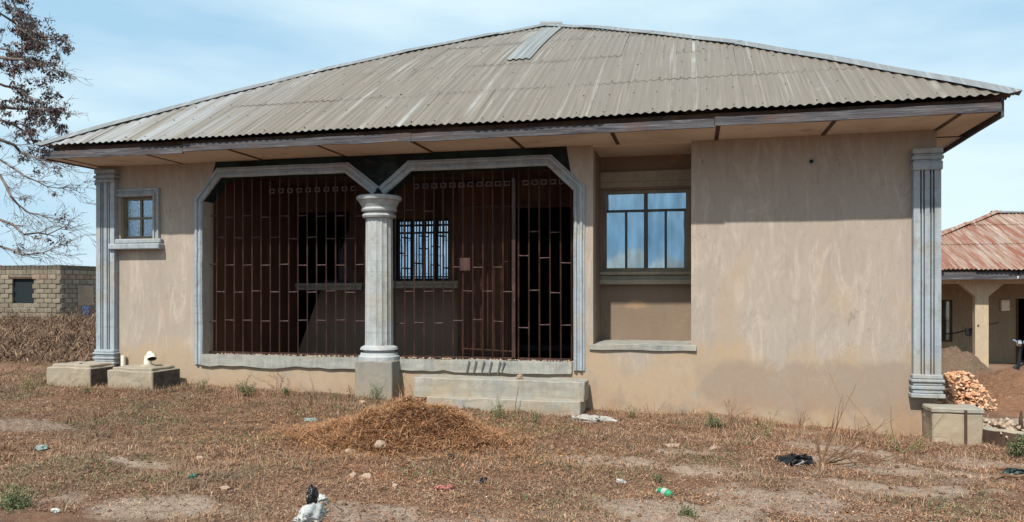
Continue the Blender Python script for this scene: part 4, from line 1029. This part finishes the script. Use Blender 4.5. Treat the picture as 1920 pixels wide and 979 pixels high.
xs, ys = scatter(165000, -13, 5, 4.3, 11, dn_s); straw('dry_grass', xs, ys, hgt(xs, ys) + np.random.uniform(-.004, .012, len(xs)), .02, .08, .0012, .0028, .38, STRAW)
xs, ys = scatter(130000, -13, 5, 4.3, 11, lambda x, y: (1 - .6 * bare(x, y)) * (.2 + .9 * sst(fbm(x, y, 1.1, 71), .35, .65))); flakes('leaf_litter', xs, ys, hgt(xs, ys) + .005, .004, .014, DEAD)
xs, ys = scatter(70000, -13, 5, 4.3, 11, lambda x, y: green(x, y) * (1 - bare(x, y))); straw('green_grass', xs, ys, hgt(xs, ys), .02, .07, .0018, .0035, .3, GRN, up=1.0)
xs, ys = scatter(16000, -13, 5, 8.6, 9.88, lambda x, y: sst(fbm(x, y, 2.5, 81), .4, .6) * .9); straw('dry_grass', xs, ys, hgt(xs, ys), .05, .17, .0012, .0028, .3, STRAW, up=1.3)
xs, ys = scatter(42000, -34, 13, 11, 30, lambda x, y: .6 * (1 - .9 * sst(x, 2.5, 4) * sst(y, 11, 12))); straw('dry_grass', xs, ys, hgt(xs, ys), .05, .2, .003, .007, .4, STRAW, up=.8)
xs, ys = scatter(9000, -13, 5, 4.3, 9.6, lambda x, y: .4 + 0 * x); crumbs('pebbles', list(zip(xs[:5000], ys[:5000], hgt(xs[:5000], ys[:5000]) + .003)), .004, .013, STO)
xs, ys = scatter(2600, -13, 5, 4.3, 9.8, lambda x, y: .2 + .8 * sst(fbm(x, y, 1.8, 111), .45, .6)); straw('fallen_twigs', xs, ys, hgt(xs, ys) + .008, .06, .24, .0018, .004, .22, SCR0, curl=1.0)
xs, ys = scatter(2600, -13, 5, 4.3, 9.8, lambda x, y: .15 + .9 * sst(fbm(x, y, 2.2, 121), .45, .6)); crumbs('earth_clods', list(zip(xs, ys, hgt(xs, ys) + .004)), .008, .03, RED)
txs, tys = scatter(1500, -13, 5, 4.3, 9.8, lambda x, y: (1 - bare(x, y)) * sst(fbm(x, y, 1.2, 101), .45, .6))
rr = np.random.normal(0, .035, (len(txs), 26)); r2 = np.random.normal(0, .035, (len(txs), 26))
xs = (txs[:, None] + rr).ravel(); ys = (tys[:, None] + r2).ravel(); straw('dry_grass', xs, ys, hgt(xs, ys) - .005, .04, .14, .0013, .003, .35, STRAW, up=1.1)
# dry scrub on the left
SCR = isl('dry_scrub_twigs', [(0, (.055, .034, .025)), (.4, (.12, .070, .046)), (.75, (.18, .115, .075)), (1, (.31, .22, .14))])
n = 70000; xs = np.random.uniform(-36, -9.5, n); ys = 12.0 + 17.2 * np.random.rand(n) ** 1.3
k = (xs < -.86 * ys) & (xs > -1.3 * ys) & (np.random.rand(n) < .3 + .9 * sst(fbm(xs, ys, .9, 91), .3, .6)); xs, ys = xs[k], ys[k]
hh = (.25 + .75 * sst(ys, 16, 27)) * (.1 + 1.6 * fbm(xs, ys, 1.1, 95) ** 1.6) * (1 - .6 * sst(-xs / ys, 1.0, 1.15)*sst(ys, 22, 28)) * sst(ys, 11, 14) * (1 - .8 * sst(ys, 23, 27) * (1 - sst(xs / ys, -.99, -.9))) + .06
zs = hgt(xs, ys) + hh * np.random.rand(len(xs)) ** 1.3
straw('dry_scrub', xs, ys, zs, .12, .42, .005, .014, .7, SCR, curl=.8)
m = (np.random.rand(len(xs)) < .35); flakes('dry_scrub', xs[m], ys[m], zs[m] + .05, .02, .045, SCR, tilt=.9)
# dry grass heap in front of the steps
hx_, hy_, _ = G(745, 838); hp = thing('dry_grass_heap', (hx_, hy_, 0), 'brown heap of cut dry grass in front of the concrete steps', 'grass heap')
ORG = isl('heap_straw', [(0, (.16, .07, .035)), (.3, (.33, .165, .08)), (.6, (.46, .25, .13)), (.85, (.24, .11, .055)), (1, (.58, .39, .23))])
HCO = soil('heap_underside', (.17, .085, .045), (.11, .055, .03), (.24, .13, .07)); hrx, hry, hh_ = 1.0, .95, .36; hx_ += .07; hy_ += .35
LOBES = [(.05, .05, .85, .82, .235), (-.55, -.15, 1.0, .65, .15), (.6, -.05, .65, .6, .10), (-.2, -.45, 1.1, .5, .09), (-.25, .1, .35, .35, .07), (.35, -.2, .3, .3, .06)]
def hpz(x, y):
    x = np.asarray(x, float); y = np.asarray(y, float); z = 0
    for dx, dy, a_, b_, h_ in LOBES:
        r = np.hypot((x - hx_ - dx) / a_, (y - hy_ - dy) / b_); z = z + h_ * (np.cos(np.minimum(1, r) * np.pi) * .5 + .5)
    return z * (1 + 1.5 * (fbm(x, y, 2.4, 9) - .5)) + .09 * (fbm(x, y, 5, 12) - .5) * np.minimum(1, z / .08)
gx, gy = np.meshgrid(np.linspace(hx_ - 1.7, hx_ + 1.3, 110), np.linspace(hy_ - 1.1, hy_ + .95, 80)); gh = hpz(gx, gy); gz = hgt(gx, gy) + gh - .03 * (gh < .02) - .012
gi = np.arange(gx.size).reshape(gx.shape); cloud('core', np.stack([gx.ravel(), gy.ravel(), gz.ravel()], 1), np.stack([gi[:-1, :-1].ravel(), gi[:-1, 1:].ravel(), gi[1:, 1:].ravel(), gi[1:, :-1].ravel()], 1), HCO, hp, nper=4, smooth=True)
def onheap(nn_, spread=1.0):
    r = np.sqrt(np.random.rand(nn_)) * spread; a = np.random.uniform(0, 2 * np.pi, nn_); x = hx_ - .2 + 1.35 * r * np.cos(a); y = hy_ - .1 + .95 * r * np.sin(a)
    k = (np.random.rand(nn_) < .25 + hpz(x, y) * 12); x, y = x[k], y[k]
    return x, y, hgt(x, y) + hpz(x, y) + np.random.uniform(-.015, .035, len(x))
def GH(u, v):
    p, q = _d(u); t = 5.0
    while t < 12 and EYE - (v - HZ) / F * t > h1(p * t, q * t) + float(hpz(p * t, q * t)): t += .01
    return p * t, q * t, EYE - (v - HZ) / F * t - .01
x, y, z = onheap(60000, 1.1); straw('straw', x, y, z, .02, .10, .0015, .0032, .3, ORG, hp, curl=.7)
x, y, z = onheap(24000, 1.9); straw('loose_straw', x, y, z, .03, .13, .0015, .0032, .35, ORG, hp)
x, y, z = onheap(2600, .8); straw('stalks', x, y, z, .10, .28, .0018, .004, .35, ORG, hp, curl=.8)
x, y, z = onheap(9000, 1.6); flakes('leaf_bits', x, y, z, .008, .02, ORG, hp, .8)

# ================================================================== stones, litter, sticks, weeds
def stone(u, v, s, label, mt=STO, at=None, flat=.6, seed=0):
    random.seed(seed + int(u)); x, y, z = at or G(u, v); m = bmesh.new(); bmesh.ops.create_icosphere(m, subdivisions=2, radius=1)
    from mathutils import noise
    for q in m.verts:
        k = 1 + .55 * noise.noise(q.co * 1.1 + Vector((u, v, 0))) ; q.co = Vector((q.co.x * s * k, q.co.y * s * .75 * k, q.co.z * s * flat * k))
        q.co.x += .2 * s * round(q.co.x / s / .6) * .3
    me = bpy.data.meshes.new('stone'); m.to_mesh(me); m.free(); me.materials.append(mt); o = link('stone', me); o.location = (x, y, z + s * flat * .45); o.rotation_euler = (0, 0, random.uniform(0, 3)); props(o, label, 'stone', 'loose stones in the yard')
stone(715, 838, .085, 'large pale stone half resting on the front of the grass heap', at=GH(715, 838))
stone(655, 848, .055, 'small cream stone left of the large stone on the grass heap', at=GH(655, 848))
stone(688, 897, .07, 'flat pinkish stone in the litter below the grass heap', flat=.35)
stone(662, 893, .04, 'little pink pebble just left of the flat pinkish stone', flat=.5)
stone(679, 757, .05, 'pale stone at the foot of the column pedestal')
stone(975, 700, .05, 'brownish stone sitting on the top concrete step', at=(X(975, 9.62), 9.62, .455), flat=1.0)
stone(1260, 838, .08, 'flat grey stone in bare ground below the alcove', flat=.3)
stone(1340, 842, .07, 'long pale stone in the sandy patch before the right wall', flat=.3)
stone(1725, 828, .03, 'tiny white stone below the right pilaster')
stone(740, 913, .03, 'tiny cream stone in front of the red scrap')
stone(420, 918, .045, 'cream stone lying left of the torn white bag', flat=.4)
stone(375, 858, .035, 'cream pebble in the litter below the left porch bay')
stone(1905, 853, .05, 'white stone at the right edge by the green weed')
def rag(u, v, w, d, h, mt, label, cat, name='plastic_scrap', seed=0, rot=0, rough=3.0):
    random.seed(seed); x, y, z = G(u, v); from mathutils import noise
    m = bmesh.new(); bmesh.ops.create_icosphere(m, subdivisions=4, radius=1)
    for q in m.verts:
        nn_ = noise.noise_vector(q.co * 1.3 + Vector((seed * 3.1, 0, 0))) * .6 + noise.noise_vector(q.co * rough * 1.6 + Vector((seed, 0, 0))) * .28 + noise.noise_vector(q.co * rough * 4 + Vector((seed, 0, 0))) * .10
        q.co += nn_; q.co = Vector((q.co.x * w, q.co.y * d, max(-.2, q.co.z) * h))
    me = bpy.data.meshes.new(name); m.to_mesh(me); m.free(); me.materials.append(mt); me.polygons.foreach_set('use_smooth', [True] * len(me.polygons)); o = link(name, me); o.location = (x, y, z + .2 * h); o.rotation_euler = (0, 0, rot); props(o, label, cat, 'scraps of plastic litter' if name == 'plastic_scrap' else None); return o
def plas(name, c, r=.4):
    n = N(name, r, .4).col(c); n.mix(tuple(k * .6 for k in c), n.op(n.noise((1, 1, 1), 18, 4), .5)); return n.done()
WH = plas('white_plastic', (.46, .47, .46)); WH2 = plas('dull_sack', (.40, .38, .35), .8); BK = plas('black_plastic', (.012, .013, .016), .35); TL = plas('teal_plastic', (.26, .34, .32), .7); RD = plas('red_plastic', (.42, .16, .13), .7); GP = plas('green_plastic', (.03, .30, .13)); BL = plas('greenish_black', (.03, .05, .045))
rag(583, 972, .085, .12, .07, WH, 'torn white plastic bag at the bottom edge below the black film', 'plastic bag', 'plastic_bag', 1)
rag(586, 946, .04, .05, .11, BK, 'black plastic film standing out of the torn white bag', 'plastic film', 'plastic_film', 2)
rag(600, 946, .055, .035, .055, WH, 'small white plastic flap right of the black film', 'plastic film', 'plastic_film', 3)
rag(1112, 790, .25, .10, .06, WH2, 'crumpled white sack lying at the right end of the steps', 'sack', 'sack', 4, rot=-.12)
rag(1490, 870, .15, .09, .075, BK, 'crumpled black bag lying left of the twiggy dead bush', 'plastic bag', 'plastic_bag', 5, rot=-.3)
rag(908, 908, .05, .04, .04, BK, 'small black scrap in the litter below the steps', 'plastic scrap', 'plastic_scrap', 6)
rag(832, 918, .07, .03, .03, RD, 'faded red scrap in the litter left of the small black scrap', 'plastic scrap', 'plastic_scrap', 7, rot=.5)
rag(79, 843, .05, .04, .035, TL, 'pale teal crumpled scrap at the left of the yard', 'plastic scrap', 'plastic_scrap', 8)
rag(583, 783, .08, .04, .03, TL, 'grey green scrap left of the grass heap', 'plastic scrap', 'plastic_scrap', 9)
rag(361, 898, .04, .035, .03, plas('deep_green', (.04, .15, .10)), 'dark green scrap in front of the left porch bay', 'plastic scrap', 'plastic_scrap', 10)
rag(105, 820 + 140, .035, .02, .02, WH, 'thin white scrap near the bottom left corner', 'plastic scrap', 'plastic_scrap', 11)
rag(1163, 905, .05, .03, .025, WH, 'dull white scrap left of the green bottle', 'plastic scrap', 'plastic_scrap', 12)
rag(845, 859, .03, .025, .03, BK, 'tiny black scrap on the right foot of the grass heap', 'plastic scrap', 'plastic_scrap', 13)
x, y, z = G(1246, 930); t = thing('plastic_bottle', (x, y, z), 'crushed small green plastic bottle lying on the bare ground', 'bottle', rz=2.2)
bt = MB().tube([(-.08, 0, .03), (-.06, 0, .03), (.03, 0, .032), (.05, 0, .028), (.075, 0, .015), (.09, 0, .014)], [.024, .03, .026, .03, .013, .012], 12).build('body', GP, t, smooth=True, loc=(0, 0, 0))
MB().tube([(.09, 0, .014), (.105, 0, .014)], .015, 10).build('cap', WH, t, loc=(0, 0, 0)); MB().tube([(-.04, 0, .031), (.01, 0, .032)], .0305, 12, cap=False).build('label_band', WH, t, loc=(0, 0, 0))
TW = N('twig_bark', .9, .15).col((.13, .07, .045)); TW.mix((.22, .14, .09), TW.noise((1, 1, 1), 12, 3)); TW = TW.done()
def branchy(m, p, d, L, r, depth, spread=.5, kids=3, wob=.25, leaves=None, minr=.0012, updraft=0):
    pts = [p]; rad = [r]; n = 5
    for i in range(n):
        d = (d + Vector([random.gauss(0, wob * .35) for _ in range(3)]) + Vector((0, 0, updraft * .1))).normalized(); p = p + d * L / n; pts.append(p); rad.append(max(minr, r * (1 - .8 * (i + 1) / n)))
    m.tube(pts, rad, 4 if r < .01 else 6, cap=False)
    if leaves is not None and depth <= 1: leaves += pts[2:]
    if depth > 0:
        for k in range(kids):
            i = random.randint(1, n); q = pts[i]; dd = (d + Vector([random.gauss(0, spread) for _ in range(3)])).normalized()
            branchy(m, q, dd, L * random.uniform(.45, .75), rad[i] * .75, depth - 1, spread, kids, wob, leaves, minr, updraft)
def leafmesh(name, pts, size, mt, parent, jit=.03, per=3, tilt=.8, kind='stuff'):
    P = np.array([tuple(p) for p in pts for _ in range(per)]) + np.random.normal(0, jit, (len(pts) * per, 3))
    return flakes(name, P[:, 0], P[:, 1], P[:, 2], size * .6, size * 1.3, mt, parent, tilt, kind)
def weed(u, v, h, label, green=True, leaf=.012, stems=5, spread=.35, per=3, at=None, mt=None, kids=2, name='weed', cat='weed', depth=1, group=None):
    random.seed(int(u * 7 + v)); np.random.seed(int(u)); x, y, z = at or G(u, v); t = thing(name, (x, y, z), label, cat, group or 'weeds growing in the yard'); m = MB(); lv = []
    for k in range(stems):
        d = Vector((random.gauss(0, spread), random.gauss(0, spread), 1)).normalized(); branchy(m, Vector((x, y, z - .01)), d, h * random.uniform(.55, 1), .0035 if h < .5 else .006, depth, .5, kids, .3, lv, .0015)
    m.build('stems', TW if not green else GSTEM, t)
    if leaf: leafmesh('leaves', lv, leaf * .72, mt or (GLEAF if green else DEAD), t, leaf * 1.2, per)
GSTEM = N('green_stem', .8, .2).col((.14, .15, .06)).done()
GLEAF = isl('weed_leaves', [(0, (.05, .08, .04)), (.5, (.10, .135, .065)), (.8, (.2, .2, .1)), (1, (.28, .2, .12))]); YLEAF = isl('yellow_weed_leaves', [(0, (.14, .15, .05)), (1, (.28, .25, .11))])
weed(376, 738, .22, 'thin green weed at the foot of the left porch moulding')
weed(465, 742, .26, 'bushy green weed below the left half of the left porch bay', stems=12, per=4, leaf=.016)
weed(520, 738, .38, 'reddish dried weed with curled leaves below the left porch bay', green=False, leaf=.014, stems=5)
weed(533, 742, .12, 'low green weed beside the reddish dried weed', stems=8, leaf=.014)
weed(590, 752, .48, 'tall thin bare weed left of the column pedestal', green=False, leaf=.006, stems=3, per=1)
weed(628, 755, .16, 'small dark green weed just left of the column pedestal')
weed(652, 748, .17, 'small brown weed touching the left side of the pedestal', green=False)
weed(705, 752, .2, 'green weed in front of the column pedestal behind the grass heap', stems=10, per=4, at=(X(705, 9.4), 9.4, h1(X(705, 9.4), 9.4)))
weed(768, 752, .38, 'rusty dried weed at the left end of the steps', green=False, at=(X(766, 9.5), 9.5, .05))
weed(936, 784, .22, 'dark green weed against the lowest concrete step', stems=9, per=4)
weed(965, 782, .5, 'single thin dry stalk rising in front of the steps', green=False, leaf=.005, stems=1, per=1, at=(X(965, 9.2), 9.2, .0))
weed(1005, 795, .12, 'small green tuft below the right end of the steps')
weed(1187, 785, .18, 'green weed right of the white sack', stems=6)
weed(1222, 785, .36, 'straight bare stalk against the wall below the alcove', green=False, stems=2, leaf=.004, per=1)
weed(1345, 800, .15, 'wide low green weed patch at the foot of the right wall', stems=22, spread=1.1, per=4)
weed(1372, 790, .24, 'wispy dry weed behind the wide green patch', green=False, leaf=.006)
weed(1432, 822, .30, 'yellow green upright weed before the right wall', mt=YLEAF, stems=6)
weed(1402, 838, .20, 'small thin green weed left of the yellow green one', stems=3)
weed(1500, 800, .18, 'thin dry weed at the wall between the yellow weed and dead bush', green=False, leaf=.006)
weed(1910, 862, .22, 'bright green leafy weed at the right edge', stems=14, per=6, leaf=.02)
weed(30, 950, .13, 'dense green weed clump in the bottom left corner', stems=26, spread=1.2, per=5, leaf=.012)
weed(52, 730, .2, 'yellow green tuft left of the cement boxes', mt=YLEAF, stems=12, spread=.8)
weed(165, 738, .12, 'small green weed between the two cement boxes')
weed(281, 938, .16, 'single small upright weed near the bottom left', stems=1)
weed(105, 800, .25, 'bare reddish twig on the pale rock at the left', green=False, leaf=0, stems=2)
weed(1235, 905, .07, 'small green sprig above the crushed green bottle', stems=7)
weed(1290, 968, .08, 'small green clump at the bottom edge right of the bottle', stems=10, spread=.8)
# twiggy dead bush and sapling
x, y, z = G(1540, 872); random.seed(33); t = thing('dead_bush', (x, y, z), 'leaning leafless reddish bush beside the black bag', 'dead bush'); m = MB()
for dx, dz, L in ((.35, 1, .62), (.28, 1, .56), (-.15, .8, .25), (.9, .5, .5), (1.2, .25, .7), (-.9, .35, .35), (.6, .7, .4), (1.5, .5, .6)):
    branchy(m, Vector((x, y, z)), Vector((dx, random.uniform(-.3, .3), dz)).normalized(), L, .009, 2 if L < .5 or dx > .5 else 1, .45, 3, .2, None, .0018)
m.build('twigs', TW, t)
x, y, z = G(1690, 850); random.seed(35); t = thing('sapling', (x, y, z), 'thin two branched sapling in front of the right pilaster', 'sapling'); m = MB(); lv = []
m.tube([(x, y, z), (x - .06, y, z + .12), (x - .10, y, z + .3), (x - .10, y, z + .5)], [.009, .006, .004, .002], 5); m.tube([(x, y, z), (x + .12, y, z + .1), (x + .28, y, z + .24), (x + .42, y, z + .45)], [.008, .006, .004, .002], 5)
for k in range(6): branchy(m, Vector((x + random.uniform(-.02, .1), y, z + .03)), Vector((random.gauss(.3, .7), random.gauss(0, .5), .6)).normalized(), .18, .003, 1, .5, 2, .3, lv)
m.build('stems', GSTEM, t); leafmesh('leaves', lv, .012, YLEAF, t, .02, 2)
def stick(u, v, L, r, rot, label):
    x, y, z = G(u, v); m = MB(); c, s = math.cos(rot) * L / 2, math.sin(rot) * L / 2
    m.tube([(x - c, y - s, z + .01), (x - c * .3, y - s * .3 + .02, z + .03), (x + c * .4, y + s * .4 - .01, z + .02), (x + c, y + s, z + .03)], [r, r * .9, r * .7, r * .4], 6); o = m.build('stick', TW); props(o, label, 'stick', 'sticks lying about')
stick(455, 793, .30, .012, .1, 'dark broken stick on the ground left of the grass heap'); stick(1230, 936, .22, .006, .2, 'thin curved stick left of the crushed bottle base')
stick(1893, 898, .35, .02, .4, 'charred dark stick at the right edge below the green weed'); stick(1905, 884, .3, .018, -.2, 'upper charred stick at the right edge')
o = rag(1903, 892, .09, .08, .06, BL, 'charred dark clump between the burnt sticks', 'charred clump', 'charred_clump', 15)
# pale flat rock at left
RKM = soil('dusty_rock', (.36, .27, .21), (.28, .19, .14), (.42, .34, .28)); o = dome('flat_rock', *G(45, 797)[:2], .6, .26, .035, RKM, seed=6, amp=.5, power=.6); props(o, 'low pale rock slab showing through the litter at the left edge', 'rock')

# ================================================================== tree on the left
TY = 13.2; tr = thing('tree', (-17.2, TY, h1(-17.2, TY)), 'bare branched tree with hanging clusters of dead leaves at the left edge', 'tree')
BK2 = N('grey_bark', .9, .15).col((.12, .10, .095)); BK2.mix((.2, .17, .15), BK2.noise((1, 1, .5), 7, 4)); BK2 = BK2.done()
random.seed(77); np.random.seed(77)
TP = lambda u, v, dy=0: Vector((X(u, TY + dy), TY + dy, Z(u, v, TY + dy)))
z0_ = h1(-17.2, TY)
MB().tube([(-17.2, TY, z0_ - .2), (-17.15, TY, z0_ + .8), (-17.0, TY + .1, 2.0), (-16.9, TY, 3.2), (-16.9, TY, 5.2), (-16.6, TY, 7.2)], [.26, .2, .18, .14, .1, .04], 12).build('trunk', BK2, tr, smooth=True)
limbs = [  # control points (px of a survey plane), leafy flag, start height on trunk
    ([(-250, 330), (-100, 290), (0, 262), (38, 285), (75, 300), (118, 312)], 0, .035), ([(-280, 300), (-120, 240), (0, 200), (50, 205), (95, 205), (125, 212)], 1, .03),
    ([(-260, 220), (-120, 150), (0, 108), (45, 112), (85, 118), (112, 140)], 1, .03), ([(-240, 120), (-100, 60), (0, 25), (30, 45), (50, 62), (78, 62)], 1, .025),
    ([(-250, 260), (-120, 200), (-20, 150), (30, 165), (70, 190), (100, 225)], 1, .028), ([(-220, 60), (-90, 10), (-10, -20), (22, 0), (38, 25), (45, 60)], 1, .022),
    ([(-270, 420), (-120, 350), (0, 328), (20, 368), (52, 398), (90, 408)], 0, .03), ([(-260, 430), (-110, 400), (0, 412), (45, 440), (90, 440), (128, 420)], 0, .026),
    ([(-280, 500), (-120, 450), (0, 462), (40, 478), (80, 474), (112, 460)], 0, .022), ([(-250, 340), (-100, 260), (0, 225), (35, 240), (60, 262), (95, 275)], 1, .026),
    ([(-240, 370), (-100, 330), (0, 300), (45, 330), (88, 350), (130, 352)], 0, .02), ([(-200, 200), (-60, 130), (-5, 90), (28, 100), (60, 88), (95, 80)], 1, .02)]
m = MB(); clus = []; roots = []
for pts, leafy, r in limbs:
    P = [TP(u, v, random.uniform(-.35, .5)) for u, v in pts]; P[0].x = -16.95; P[0].y = TY; m2 = [P[0]]
    for a, b_ in zip(P, P[1:]): m2 += [a.lerp(b_, .5) + Vector([random.gauss(0, .03) for _ in range(3)]), b_]
    R = [r * 1.6 * (1 - .9 * i / (len(m2) - 1)) + .003 for i in range(len(m2))]
    lm = MB(); lm.tube(m2, R, 7, cap=False)
    lv = []
    for i in range(3, len(m2)):
        for k in range(3 if i > 4 else 2):
            d = (m2[i] - m2[i - 1]).normalized() + Vector((random.gauss(.2, .45), random.gauss(0, .5), random.gauss(-.15 if not leafy else .05, .5)))
            branchy(lm, m2[i], d.normalized(), random.uniform(.22, .5) if leafy else random.uniform(.3, .6), .007, 2, .5, 2 if leafy else 3, .3, lv, .0028)
    lm.build('limb', BK2, tr)
    if leafy: clus += [p for p in lv if random.random() < .17] + [m2[-1], m2[-2]]
    elif r > .03 and False: pass
    else: clus += [p for p in lv if random.random() < .004]
TLF = isl('dead_tree_leaves', [(0, (.04, .035, .04)), (.4, (.095, .075, .078)), (.75, (.17, .13, .12)), (1, (.27, .215, .19))])
P = []
for c_ in clus:
    if c_.x > X(132, TY): continue
    n = random.randint(10, 24); s = random.uniform(.03, .065)
    for i in range(n): P.append((c_.x + random.gauss(0, s), c_.y + random.gauss(0, s), c_.z - abs(random.gauss(0, s * 1.5))))
P = np.array(P); o = flakes('leaves', P[:, 0], P[:, 1], P[:, 2], .022, .05, TLF, tr, 1.1)
